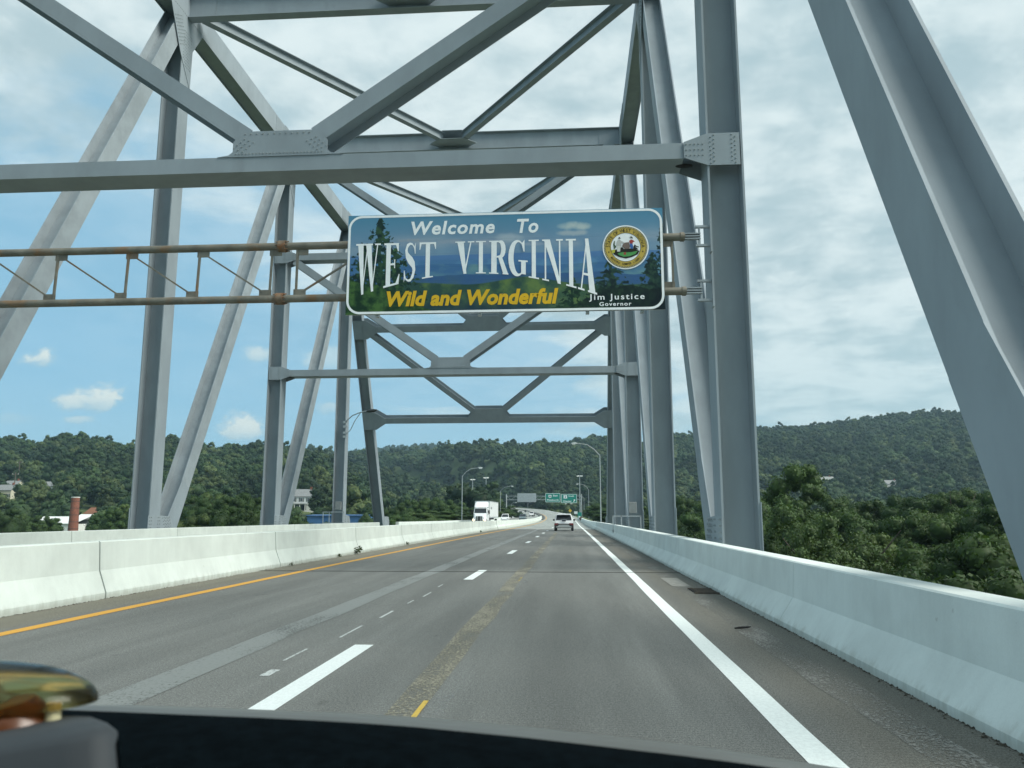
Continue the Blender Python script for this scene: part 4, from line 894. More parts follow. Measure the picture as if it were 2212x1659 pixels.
# semi truck, nose towards the camera (built along local -Y)
tk = thing('semi_truck', 'white semi truck with tall roof fairing and white box trailer, oncoming', 'truck', (-15.0, 134, -.33))
def tp(name, mt, fn, bevel=0, par=None, seg=2):
    m = MB(); fn(m); return m.build(name, mt, par or tk, local=True, bevel=bevel, seg=seg)
tp('trailer', mat('trailer_white', (.68, .71, .70), .5, .05, 1.5), lambda m: m.box((0, 13.0, 2.62), (2.60, 16.0, 2.85)), .03)
tp('trailer_rail', galv, lambda m: (m.box((1.31, 13.0, 1.28), (.04, 16.0, .20)), m.box((1.31, 13.0, 4.0), (.04, 16.0, .10)), m.box((0, 4.98, 4.0), (2.62, .05, .12))))
tp('trailer_frame', dark, lambda m: m.box((0, 12.5, 1.0), (1.2, 14.5, .3)))
tp('hood', white_paint, lambda m: m.add([(-1.02, 0, .75), (1.02, 0, .75), (1.02, 1.9, .75), (-1.02, 1.9, .75), (-.78, .05, 1.55), (.78, .05, 1.55), (1.0, 1.9, 1.98), (-1.0, 1.9, 1.98)], [(3, 2, 1, 0), (4, 5, 6, 7), (0, 1, 5, 4), (1, 2, 6, 5), (2, 3, 7, 6), (3, 0, 4, 7)]), .10, seg=3)
tp('cab', white_paint, lambda m: m.add([(-1.15, 1.8, .7), (1.15, 1.8, .7), (1.2, 4.8, .7), (-1.2, 4.8, .7), (-1.15, 1.85, 1.95), (1.15, 1.85, 1.95), (1.2, 4.8, 1.95), (-1.2, 4.8, 1.95), (-1.08, 2.35, 2.85), (1.08, 2.35, 2.85), (1.18, 4.8, 2.85), (-1.18, 4.8, 2.85)], [(3, 2, 1, 0), (0, 1, 5, 4), (1, 2, 6, 5), (2, 3, 7, 6), (3, 0, 4, 7), (4, 5, 9, 8), (5, 6, 10, 9), (6, 7, 11, 10), (7, 4, 8, 11), (8, 9, 10, 11)]), .07, seg=3)
tp('roof_fairing', white_paint, lambda m: m.add([(-1.14, 2.35, 2.85), (1.14, 2.35, 2.85), (1.18, 4.8, 2.85), (-1.18, 4.8, 2.85), (-1.02, 3.15, 3.72), (1.02, 3.15, 3.72), (1.14, 4.8, 3.95), (-1.14, 4.8, 3.95), ], [(3, 2, 1, 0), (4, 5, 6, 7), (0, 1, 5, 4), (1, 2, 6, 5), (2, 3, 7, 6), (3, 0, 4, 7)]), .16, seg=3)
tp('windshield', glass_dark, lambda m: m.add([(-1.02, 1.86, 2.02), (1.02, 1.86, 2.02), (.96, 2.24, 2.70), (-.96, 2.24, 2.70)], [(0, 1, 2, 3)]))
tp('side_window', glass_dark, lambda m: m.add([(1.19, 2.35, 2.05), (1.20, 3.0, 2.05), (1.16, 3.0, 2.65), (1.13, 2.5, 2.65)], [(0, 1, 2, 3)]))
tp('visor', white_paint, lambda m: m.box((0, 2.22, 2.84), (2.1, .22, .16)), .03)
for x in (-.8, -.25, 0, .25, .8): tp('marker_light', flat('amber_lens', (.6, .25, .03), .4) if 'amber_lens' not in MATS else MATS['amber_lens'], lambda m: m.box((x, 2.10, 2.88), (.10, .05, .05)))
tp('grille', dark, lambda m: m.box((0, -.03, 1.10), (1.02, .06, .78)))
for x in (-.30, .30): tp('grille_bar', chrome, lambda m: m.box((x, -.07, 1.10), (.10, .05, .80)))
tp('bumper', chrome, lambda m: m.box((0, -.05, .50), (2.3, .35, .42)), .06)
hl = mat('headlight_lit', (.8, .75, .6), .3, emit=(1, .80, .45), estr=2.2)
for x in (-.93, .93):
    tp('headlight', hl, lambda m: m.tube([(x, .16, .86), (x, -.02, .86)], .15, 14))
    tp('fender', white_paint, lambda m: m.box((x, .75, .95), (.42, 1.2, .75)), .16, seg=3)
    tp('mirror', black, lambda m: (m.box((x * 1.55, 1.9, 2.15), (.22, .14, .62)), m.box((x * 1.38, 1.95, 1.78), (.36, .05, .05))), .03)
    for y in (1.0, 5.6, 6.9, 18.0, 19.3): wheel(tk, x * 1.12, y, .50, .30)
for txt, z0, z1, ya, yb in (('Werner', 2.72, 3.12, 6.4, 8.6),):
    v, f = text_mesh(txt, .15, .03); a, b = v[:, 0].min(), v[:, 0].max(); m = MB(); m.add([(1.306, ya + (q[0] - a) / (b - a) * (yb - ya), z0 + q[1] / .7 * (z1 - z0)) for q in v], f); m.build('lettering', flat('trailer_ink', (.05, .05, .07), .5), tk, local=True, fix=False)

# ------------------------------------------------------------------ street lights, masts, gantry and road signs
lampm = flat('lamp_glass', (.75, .78, .74), .3)
def light_pole(x, Y, z, h, s, reach, label, group='street lights beyond the bridge'):
    t_ = thing('street_light', label, 'street light', (x, Y, z), group=group)
    m = MB(); m.tube([(x, Y, z - .6), (x, Y, z + h * .5), (x, Y, z + h * .86)], [.095, .075, .06], 10); m.build('pole', galv, t_)
    m = MB(); m.tube([(x, Y, z + h * .85), (x + s * reach * .25, Y, z + h * .93), (x + s * reach * .55, Y, z + h * .985), (x + s * reach, Y, z + h)], .038, 8); m.build('arm', galv, t_)
    m = MB(); m.tube([(x + s * (reach - .1), Y, z + h), (x + s * (reach + .15), Y, z + h + .02), (x + s * (reach + .55), Y, z + h), (x + s * (reach + .85), Y, z + h - .03)], [.04, .12, .14, .05], 10); hd = m.build('lamp_head', galv, t_)
    m = MB(); m.tube([(x + s * (reach + .2), Y, z + h - .06), (x + s * (reach + .65), Y, z + h - .08)], .13, 10); m.build('lens', lampm, hd)
light_pole(4.45, 120, -.35, 12.2, -1, 3.4, 'tall street light just right of the road past the bridge')
light_pole(-19.6, 147, -.35, 10.2, 1, 2.9, 'street light left of the oncoming semi truck')
light_pole(-20.0, 233, -.1, 9.6, 1, 3.0, 'street light right of the oncoming pickup truck')
light_pole(6.0, 266, -.6, 11.9, -1, 3.2, 'street light right of the green road signs')
light_pole(6.5, 385, -1.6, 12.4, -1, 3.4, 'farthest street light right of the green road signs')
light_pole(-20.5, 395, 2.0, 5.6, 1, 3.0, 'far short street light under the left end of the gantry')
light_pole(-31.0, 430, 2.6, 5.2, 1, 2.0, 'small far street light near the grass bank left of the curve')
def mast(px, py, Y, label):
    p = at(px, py, Y); t_ = thing('high_mast_light', label, 'light mast', (p.x, Y, 0), group='high mast lights')
    m = MB(); m.tube([(p.x, Y, -2), (p.x, Y, p.z)], [.32, .16], 10); m.build('pole', galv, t_)
    m = MB(); m.tube([(p.x - .8, Y, p.z), (p.x + .8, Y, p.z)], .09, 8); m.build('ring', galv, t_)
    for k in range(6):
        a = k * math.pi / 3; m = MB(); m.tube([(p.x + 1.15 * math.cos(a), Y + 1.15 * math.sin(a), p.z - .1), (p.x + 1.3 * math.cos(a), Y + 1.3 * math.sin(a), p.z - .5)], [.22, .40], 8); m.build('lamp', lampm, t_)
mast(1021, 1035, 470, 'high mast light at the far left over the semi truck cab')
mast(1050, 1031, 440, 'high mast light directly above the semi truck trailer')
mast(1252, 1027, 430, 'high mast light above the green road signs on the right')
GY = 288.0
gt = thing('sign_gantry', 'grey steel lattice gantry over the highway holding road signs', 'gantry', (-9, GY, 0))
g0 = at(1094, 1076, GY); g1 = at(1256, 1076, GY); zu = at(1150, 1071.5, GY).z; zl = at(1150, 1079.5, GY).z
for p in (g0, g1):
    for dy in (-.5, .7):
        m = MB(); m.tube([(p.x, GY + dy, -2.5), (p.x, GY + dy, zu + .6)], .16, 10); m.build('post', galv, gt)
for z in (zu, zl):
    for dy in (-.4, .6):
        m = MB(); m.box(((g0.x + g1.x) / 2, GY + dy, z), (g1.x - g0.x, .13, .13)); m.build('chord', galv, gt)
n_ = 16
for k in range(n_):
    xa = g0.x + (g1.x - g0.x) * k / n_; xb = g0.x + (g1.x - g0.x) * (k + 1) / n_; m = MB(); m.bar((xa, GY - .4, zl if k % 2 else zu), (xb, GY - .4, zu if k % 2 else zl), Y1, .07, .07); m.build('lattice_bar', galv, gt)
def road_sign(xa, ya, xb, yb, name, label, mt, frame):
    a = at(xa, ya, GY - .75); b = at(xb, yb, GY - .75); t_ = thing(name, label, 'road sign', ((a.x + b.x) / 2, GY - .75, b.z))
    m = MB(); m.prism(rrect(a.x, b.z, b.x, a.z, .22, 5), 'y', GY - .78, GY - .72); m.build('panel', mt, t_)
    if frame: m = MB(); ring_mesh(m, rrect(a.x + .05, b.z + .05, b.x - .05, a.z - .05, .2, 5), rrect(a.x + .17, b.z + .17, b.x - .17, a.z - .17, .14, 5), GY - .785); m.build('border', white_sheet, t_)
    return t_, a, b
def sgn_word(t_, a, b, txt, u0, u1, v0, v1, mt=white_sheet, off=.02, dy=.79): word('lettering', txt, a.x + (b.x - a.x) * u0, a.x + (b.x - a.x) * u1, b.z + (a.z - b.z) * (1 - v1), b.z + (a.z - b.z) * (1 - v0), GY - dy, mt, t_, off=off)
t1, a, b = road_sign(1177.9, 1065.3, 1210.6, 1085.0, 'road_sign', 'green highway sign reading Pittsburgh with route 30 shield', green_sign, True)
def upoly(a, b, pts): return [(a.x + (b.x - a.x) * x, b.z + (a.z - b.z) * (1 - y)) for x, y in pts]
m = MB(); m.prism(upoly(a, b, [(.21, .22), (.25, .18), (.31, .21), (.37, .18), (.41, .22), (.415, .36), (.40, .46), (.31, .53), (.22, .46), (.205, .36)]), 'y', GY - .795, GY - .785); m.build('route_shield', white_sheet, t1)
sgn_word(t1, a, b, '30', .235, .385, .27, .43, ink, .03, .80); sgn_word(t1, a, b, 'East', .52, .82, .17, .36); sgn_word(t1, a, b, 'Pittsburgh', .12, .88, .66, .83)
t2, a, b = road_sign(1211.9, 1067.0, 1246.4, 1086.6, 'road_sign', 'green highway exit sign reading Chester with route 2 square and arrow', green_sign, True)
m = MB(); m.prism(upoly(a, b, [(.16, .13), (.38, .13), (.38, .50), (.16, .50)]), 'y', GY - .795, GY - .785); m.build('route_shield', white_sheet, t2)
sgn_word(t2, a, b, '2', .225, .315, .20, .42, ink, .03, .80); sgn_word(t2, a, b, 'South', .47, .81, .16, .31); sgn_word(t2, a, b, 'Chester', .12, .66, .70, .88)
m = MB(); m.prism(upoly(a, b, [(.765, .87), (.80, .90), (.855, .74), (.885, .79), (.885, .57), (.765, .66), (.815, .69)]), 'y', GY - .795, GY - .785); m.build('arrow', white_sheet, t2)
for x in (.30, .64):
    c = Vector((a.x + (b.x - a.x) * x, GY - 1.4, b.z - .30)); m = MB(); m.box(c, (.75, .35, .18)); m.build('sign_lamp', lampm, t2, bevel=.05)
t3, a, b = road_sign(1117.5, 1065.8, 1158.3, 1084.3, 'road_sign', 'grey back of a highway sign on the left of the gantry', galv, False)
for k in range(1, 6): m = MB(); m.box(((a.x + b.x) / 2, GY - .80, b.z + (a.z - b.z) * k / 6), (b.x - a.x - .2, .05, .08)); m.build('stiffener', galv, t3)
for k in (.28, .72): m = MB(); m.box((a.x + (b.x - a.x) * k, GY - .83, (a.z + b.z) / 2), (.12, .06, a.z - b.z)); m.build('sign_post', galv, t3)
def post_sign(px, py, Y, w, hgt, mt, name, label, diamond=False, base=-1.6):
    p = at(px, py, Y); t_ = thing(name, label, 'road sign', (p.x, Y, base)); m = MB(); m.box((p.x, Y + .05, (p.z + base) / 2), (.09, .06, p.z - base)); m.build('post', galv, t_); m = MB()
    if diamond: m.prism([(p.x, p.z - hgt / 2), (p.x + w / 2, p.z), (p.x, p.z + hgt / 2), (p.x - w / 2, p.z)], 'y', Y - .03, Y)
    else: m.prism(rrect(p.x - w / 2, p.z - hgt / 2, p.x + w / 2, p.z + hgt / 2, .08, 4), 'y', Y - .03, Y)
    m.build('panel', mt, t_); return t_
post_sign(1231.8, 1103.2, 330, 1.5, 1.5, yellow_sign, 'warning_sign', 'yellow diamond warning sign at the exit ramp', True, -.5)
post_sign(1243.8, 1107.5, 320, 1.35, 1.0, white_sheet, 'road_sign', 'small white rectangular sign right of the yellow diamond', False, -.8)
post_sign(1252.3, 1112.5, 260, 1.3, 1.7, green_sign, 'road_sign', 'small green sign by the foot of the right light poles', False, -.6)
post_sign(1255.6, 1120.5, 205, 1.3, 1.3, flat('sign_back_brown', (.10, .07, .055), .7), 'road_sign', 'dark brown diamond sign back by the right barrier', True, -.3)
post_sign(1135, 1104, 330, 1.1, 1.1, dark, 'road_sign', 'small dark diamond sign back above the left traffic', True, .2)
post_sign(1152, 1113, 300, 1.0, 1.7, dark, 'road_sign', 'small dark rectangular sign back at the grass bank', False, .1)

# ------------------------------------------------------------------ buildings on the far bank
siding = mat('white_siding', (.72, .73, .70), .7, .06, 2); roofg = mat('grey_shingle', (.21, .22, .22), .85, .2, 3); brickm = mat('red_brick', (.22, .085, .055), .9, .2, 2.5, col2=(.16, .07, .05)); shutter = flat('dark_shutter', (.03, .04, .035), .6); pane_m = flat('window_glass', (.10, .12, .13), .12)
CLEAR = []
def house(px, py, w, d, hw, hr, label, wall=siding, roof=roofg, rz=.0, wins=3, floors=2, porch=False, Y=None, z=None, clr=150):
    g = ground_hit(px, py) if Y is None else at(px, py, Y)
    if z is not None: g.z = z
    t_ = thing('house', label, 'house', g, rz); CLEAR.append((g.x / g.y, w * .62 / g.y, g.y, clr))
    m = MB(); m.box((0, d / 2, hw / 2 - 1), (w, d, hw + 2)); m.prism([(0, hw), (d, hw), (d / 2, hw + hr * .98)], 'x', -w / 2, w / 2); m.build('wall', wall, t_, local=True)
    m = MB(); e = .35
    for a, b in (((-e, hw - e * hr / (d / 2)), (d / 2, hw + hr)), ((d + e, hw - e * hr / (d / 2)), (d / 2, hw + hr))):
        m.add([(-w / 2 - e, a[0], a[1]), (w / 2 + e, a[0], a[1]), (w / 2 + e, b[0], b[1]), (-w / 2 - e, b[0], b[1]), (-w / 2 - e, a[0], a[1] + .15), (w / 2 + e, a[0], a[1] + .15), (w / 2 + e, b[0], b[1] + .15), (-w / 2 - e, b[0], b[1] + .15)], [(0, 1, 2, 3), (7, 6, 5, 4), (0, 4, 5, 1), (1, 5, 6, 2), (2, 6, 7, 3), (3, 7, 4, 0)])
    rf = m.build('roof', roof, t_, local=True); m = MB(); m.box((w * .3, d / 2, hw + hr + .3), (.7, .7, 1.6)); m.build('chimney', brickm, rf, local=True)
    for f in range(floors):
        for k in range(wins):
            x = -w / 2 + w * (k + .5) / wins; zc = 1.5 + f * (hw / floors)
            if porch and f == 0: continue
            m = MB(); m.box((x, -.03, zc), (1.15, .08, 1.6)); wn = m.build('window', siding, t_, local=True); m = MB(); m.box((x, -.06, zc), (.9, .06, 1.35)); m.build('pane', pane_m, wn, local=True)
            for s in (-1, 1): m = MB(); m.box((x + s * .80, -.04, zc), (.40, .07, 1.6)); m.build('shutter', shutter, wn, local=True)
    if porch:
        m = MB(); m.box((-w * .12, -1.0, 2.75), (w * .78, 2.2, .22)); m.build('porch_roof', roof, t_, local=True); m = MB(); m.box((-w * .12, -.05, 1.3), (w * .7, .06, 2.2)); m.build('porch_shade', pane_m, t_, local=True)  # dark panel on the wall stands in for shade under the porch
        for k in range(4): m = MB(); m.box((-w * .48 + w * .24 * k, -1.9, 1.35), (.25, .25, 2.7)); m.build('porch_post', siding, t_, local=True)
    m = MB(); m.box((w * .12, -.04, 1.1), (1.0, .08, 2.2)); m.build('door', shutter, t_, local=True)
    return t_, g
hs, hg = house(650, 1104, 9.5, 7.5, 6.0, 2.9, 'white two storey farmhouse with grey roof and porch behind the left truss', porch=True)
house(674, 1062, 7.0, 7.0, 4.5, 3.2, 'small white house with grey gables on the slope above the farmhouse', rz=.5, wins=2)
house(5, 1078, 8, 7, 4.2, 2.5, 'cream house at the far left edge under the wooded hill', wall=mat('cream_siding', (.55, .53, .42), .7), floors=1)
house(20, 1062, 7, 6, 3.4, 2.0, 'small cream house just above the far left house', wall=MATS['cream_siding'], floors=1, wins=2)
house(102, 1066, 10, 6.5, 3.6, 2.3, 'grey roofed white house among trees on the left hill', floors=1)
house(1785, 1048, 12, 7, 4.0, 2.2, 'low house with pale roof behind the tall tree on the right', floors=1, roof=mat('pale_roof', (.26, .27, .26), .7), wall=mat('grey_siding', (.34, .35, .33), .7), clr=14)
house(1932, 1058, 11, 7, 4.0, 2.6, 'white gabled house among trees at the foot of the right hill', floors=1, rz=.3, wall=mat('dull_white_siding', (.48, .50, .48), .7), clr=14)
house(1855, 1046, 13, 7, 3.6, 2.0, 'brown roofed house between the two right hand houses', floors=1, roof=mat('brown_roof', (.15, .12, .10), .8), wall=MATS['grey_siding'], clr=14)
# blue shed, brick chimney and pale works
def shed(xa, xb, yt, Y, d, hgt, hr, label, wall, roof, name='shed'):
    a = at(xa, yt, Y); b = at(xb, yt, Y); w = b.x - a.x; zt = a.z - hr; t_ = thing(name, label, 'building', ((a.x + b.x) / 2, Y, zt - hgt)); CLEAR.append((((a.x + b.x) / 2) / Y, w * .55 / Y, Y, 150 if Y < 400 else 25))
    m = MB(); m.box((0, d / 2, hgt / 2), (w, d, hgt)); m.build('wall', wall, t_, local=True)
    for k in range(int(w / 1.6)): m = MB(); m.box((-w / 2 + .8 + 1.6 * k, -.02, hgt / 2), (.10, .06, hgt - .1)); m.build('wall_rib', wall, t_, local=True)
    m = MB(); m.prism([(-.4, hgt), (d / 2, hgt + hr), (d + .4, hgt), (d + .4, hgt + .2), (d / 2, hgt + hr + .2), (-.4, hgt + .2)], 'x', -w / 2 - .3, w / 2 + .3); m.build('roof', roof, t_, local=True); return t_
shed(664, 791, 1113, 225, 14, 9, .2, 'long blue metal shed behind the far left posts', mat('blue_metal', (.055, .15, .33), .5, .06, 1), mat('blue_metal_roof', (.05, .13, .30), .5, .06, 1))
shed(62, 160, 1117, 250, 16, 8, 2.2, 'low white roofed works building left of the brick chimney', siding, mat('white_roof', (.70, .71, .70), .6, .08, .8))
shed(150, 212, 1112, 262, 14, 8, 2.6, 'white roofed works building behind the brick chimney', siding, MATS['white_roof'])
shed(182, 208, 1097, 300, 10, 8, 2.5, 'small red roofed building right of the brick chimney', brickm, mat('red_roof', (.20, .09, .05), .8))
shed(828, 872, 1066, 690, 12, 6, 1.5, 'small pale flat building beside the highway far left of the semi truck', siding, roofg)
ch = at(163.5, 1075, 232); tc_ = thing('brick_chimney', 'round red brick chimney stack with pale rim left of the truss', 'chimney', (ch.x, 232, -8)); CLEAR.append((ch.x / 232, .012, 232, 150))
m = MB(); m.tube([(ch.x, 232, -8.5), (ch.x, 232, ch.z)], [1.55, 1.12], 20); m.build('stack', brickm, tc_)
m = MB(); m.tube([(ch.x, 232, ch.z - .02), (ch.x, 232, ch.z + .22)], 1.22, 20); m.build('rim', siding, tc_)
for k in range(5): m = MB(); q = 1.0 + k * 2.0; m.tube([(ch.x, 232, ch.z - q), (ch.x, 232, ch.z - q - .12)], 1.15 + .028 * q + .03, 20); m.build('iron_band', dark, tc_)
# billboard like white sign beside the highway
p = at(893, 1071, 660); bt = thing('roadside_sign', 'small white roadside sign on a post far left of the semi truck', 'sign', (p.x, 660, p.z - 9)); CLEAR.append((p.x / 660, .02, 660, 25))
m = MB(); m.box((p.x, 660, p.z), (10.5, .3, 3.0)); m.build('panel', white_sheet, bt); m = MB(); m.box((p.x - 3.5, 660.3, p.z - 5), (.5, .4, 9)); m.build('post', dark, bt)
# wooden utility poles on the left hill
wood = mat('weathered_wood', (.13, .11, .09), .9)
for px, py0, py1, lb in ((38, 995, 1045, 'upper wooden utility pole in the cleared strip on the left hill'), (29, 1020, 1068, 'lower wooden utility pole in the cleared strip on the left hill'), (170, 1046, 1072, 'short wooden utility pole above the brick chimney')):
    g = ground_hit(px, py1 + 2); top = at(px, py0, g.y); t_ = thing('utility_pole', lb, 'utility pole', g); CLEAR.append((g.x / g.y, .010, g.y, 150))
    m = MB(); m.tube([(g.x, g.y, g.z - 3), (g.x, g.y, top.z)], [.28, .18], 8); m.build('pole', wood, t_); m = MB(); m.box((g.x, g.y, top.z - 1.2), (3.4, .2, .25)); m.build('crossarm', wood, t_)
    for x in (-1.4, 1.4): m = MB(); m.tube([(g.x + x, g.y, top.z - 1.1), (g.x + x, g.y, top.z - .7)], .10, 6); m.build('insulator', siding, t_)

# ------------------------------------------------------------------ vegetation
def leaf_mat(name, c0, c1, c2, trl=.22):
    mt = bpy.data.materials.new(name); mt.use_nodes = True; n = NT(mt.node_tree); b = mt.node_tree.nodes['Principled BSDF']; out = mt.node_tree.nodes['Material Output']
    oi = n.node('ShaderNodeObjectInfo'); g = n.node('ShaderNodeTexCoord').outputs['Object']; nz = n.noise(g, .35, 3); fn = n.noise(g, 2.2, 3)
    c = n.mix(oi.outputs['Random'], (*c0, 1), (*c1, 1)); r2 = n.m('FRACT', n.m('MULTIPLY', oi.outputs['Random'], 17.3)); c = n.mix(n.ramp(r2, .72, .95), c, (*c2, 1)); c = n.mix(1.0, c, n.ramp(n.noise(oi.outputs['Location'], .014, 3), .35, .65, .72, 1.30), 'MULTIPLY')
    c = n.mix(1.0, c, n.m('MULTIPLY', n.ramp(nz, .3, .7, .78, 1.22), n.ramp(fn, .3, .7, .78, 1.25)), 'MULTIPLY')
    n.l.new(c, b.inputs['Base Color']); b.inputs['Roughness'].default_value = .6; b.inputs['Specular IOR Level'].default_value = .22
    tr = n.node('ShaderNodeBsdfTranslucent'); n.l.new(n.mix(1.0, c, (1.25, 1.35, .6, 1), 'MULTIPLY'), tr.inputs[0]); mx = n.node('ShaderNodeMixShader'); mx.inputs[0].default_value = trl
    n.l.new(b.outputs[0], mx.inputs[1]); n.l.new(tr.outputs[0], mx.inputs[2]); n.l.new(mx.outputs[0], out.inputs[0]); return mt
leaf_far = leaf_mat('hill_foliage', (.013, .034, .014), (.040, .073, .024), (.072, .102, .035), .14)
leaf_near = leaf_mat('bank_foliage', (.030, .062, .018), (.052, .092, .026), (.076, .114, .036))
leaf_pale = leaf_mat('pale_foliage', (.070, .115, .042), (.085, .13, .05), (.10, .14, .055))
bark = mat('bark', (.085, .07, .055), .9, .3, 4)
def crown_mesh(name, seed, rx, rz, nl, ls, lobes, low=.0, core=.66, lr=(.34, .56), jit=.55):
    """leaf quads spread through an uneven, many-lobed crown; base of the crown at z=0"""
    r = np.random.default_rng(seed); C = []; 
    for k in range(lobes):
        zf = (k + .5) / lobes; rad = rx * (math.sin(math.pi * (.18 + .74 * zf)) ** .8) * r.uniform(.45, .80); a = r.uniform(0, 6.28) + k * 2.4
        C.append((rad * math.cos(a), rad * math.sin(a), rz * (low + (1 - low) * (.15 + .72 * zf)), rx * r.uniform(*lr) * (1.1 - .40 * zf)))
    C.append((0, 0, rz * .45, rx * .62)); C = np.array(C); wts = C[:, 3] ** 2; pick = r.choice(len(C), nl, p=wts / wts.sum()); d = r.normal(size=(nl, 3)); d[:, 2] += .35; d /= np.linalg.norm(d, axis=1)[:, None]
    rr = C[pick, 3] * (1 - .42 * r.random(nl) ** 2.2) * r.uniform(.9, 1.12, nl); P = C[pick, :3] + d * rr[:, None] * np.array([1, 1, .86])
    nrm = d + r.normal(size=(nl, 3)) * jit; nrm /= np.linalg.norm(nrm, axis=1)[:, None]; ref = r.normal(size=(nl, 3)); a = np.cross(nrm, ref); a /= np.linalg.norm(a, axis=1)[:, None]; b = np.cross(nrm, a)
    s = ls * r.uniform(.55, 1.35, nl)[:, None]; V = np.stack([P - a * s, P - b * s * .55 + nrm * s * .15, P + a * s, P + b * s * .55 - nrm * s * .15], 1).reshape(-1, 3)
    Fc = np.arange(nl * 4).reshape(-1, 4)
    # rough inner masses so that the crown is not transparent
    cv, cf_ = [], []
    for (cx_, cy_, cz_, cr) in C:
        base = len(cv); rings, seg = 4, 7
        for i in range(rings + 1):
            th = math.pi * i / rings
            for k in range(seg): q = cr * core * r.uniform(.8, 1.15); cv.append((cx_ + q * math.sin(th) * math.cos(2 * math.pi * k / seg), cy_ + q * math.sin(th) * math.sin(2 * math.pi * k / seg), cz_ + q * .86 * math.cos(th)))
        for i in range(rings):
            for k in range(seg): cf_.append((base + i * seg + k, base + (i + 1) * seg + k, base + (i + 1) * seg + (k + 1) % seg, base + i * seg + (k + 1) % seg))
    nv = len(V); V = np.concatenate([V, np.array(cv)]); Fc = np.concatenate([Fc, np.array(cf_) + nv])
    me = bpy.data.meshes.new(name); me.vertices.add(len(V)); me.vertices.foreach_set('co', V.ravel()); me.loops.add(Fc.size); me.loops.foreach_set('vertex_index', Fc.ravel().astype(np.int32))
    me.polygons.add(len(Fc)); me.polygons.foreach_set('loop_start', (np.arange(len(Fc)) * 4).astype(np.int32)); me.update(calc_edges=True); return me
def trunk_mesh(name, seed, h, r0, crown_h):
    r = random.Random(seed); m = MB(); pts = [(r.uniform(-.12, .12) * i, r.uniform(-.12, .12) * i, h * i / 5) for i in range(6)]; m.tube(pts, [r0 * (1 - .13 * i) for i in range(6)], 8)
    for k in range(6):
        a = r.uniform(0, 6.28); z = h * r.uniform(.45, .95); l = crown_h * r.uniform(.25, .42); m.tube([(pts[3][0], pts[3][1], z), (math.cos(a) * l * .5, math.sin(a) * l * .5, z + l * .45), (math.cos(a) * l, math.sin(a) * l, z + l)], [r0 * .45, r0 * .3, r0 * .1], 6)
    me = bpy.data.meshes.new(name); me.from_pydata(m.v, [], m.f); return me
# hillside woods: one mass each, made of instanced crowns
SRC = bpy.data.collections.new('crown_sources')
for k in range(5):
    me = crown_mesh('far_crown', 100 + k, [5.2, 4.6, 5.8, 4.0, 5.0][k], [9.0, 9.5, 8.2, 10.5, 8.0][k], 1000, .42, 14, core=.86, lr=(.26, .46), jit=.32); me.materials.append(leaf_far); SRC.objects.link(bpy.data.objects.new('far_crown', me))
def wood_nodes(mod_name):
    ng = bpy.data.node_groups.new(mod_name, 'GeometryNodeTree'); ng.interface.new_socket('Geometry', in_out='INPUT', socket_type='NodeSocketGeometry'); ng.interface.new_socket('Geometry', in_out='OUTPUT', socket_type='NodeSocketGeometry')
    N = ng.nodes; Lk = ng.links; gi = N.new('NodeGroupInput'); go = N.new('NodeGroupOutput'); ip = N.new('GeometryNodeInstanceOnPoints'); ci = N.new('GeometryNodeCollectionInfo'); ci.inputs[0].default_value = SRC; ci.inputs[1].default_value = True; ci.inputs[2].default_value = True
    ip.inputs['Pick Instance'].default_value = True; rv = N.new('FunctionNodeRandomValue'); rv.data_type = 'FLOAT_VECTOR'; rv.inputs[0].default_value = (-.08, -.08, 0); rv.inputs[1].default_value = (.08, .08, 6.283)
    na = N.new('GeometryNodeInputNamedAttribute'); na.data_type = 'FLOAT_VECTOR'; na.inputs[0].default_value = 'tscale'; ri = N.new('FunctionNodeRandomValue'); ri.data_type = 'INT'; ri.inputs[4].default_value = 0; ri.inputs[5].default_value = 4
    Lk.new(gi.outputs[0], ip.inputs['Points']); Lk.new(ci.outputs[0], ip.inputs['Instance']); Lk.new(rv.outputs[0], ip.inputs['Rotation']); Lk.new(na.outputs[0], ip.inputs['Scale']); Lk.new(ri.outputs[2], ip.inputs['Instance Index']); Lk.new(ip.outputs[0], go.inputs[0]); return ng
NG = wood_nodes('woods')
def dist_road(X, Y):
    d = np.full(X.shape, 1e9)
    for p in AXIS[AXIS[:, 1] > 88][::2]: d = np.minimum(d, np.hypot(X - p[0], Y - p[1]) - 11.5)
    for p in RAMPL[::2]: d = np.minimum(d, np.hypot(X - p[0], Y - p[1]) - 3.5)
    return d
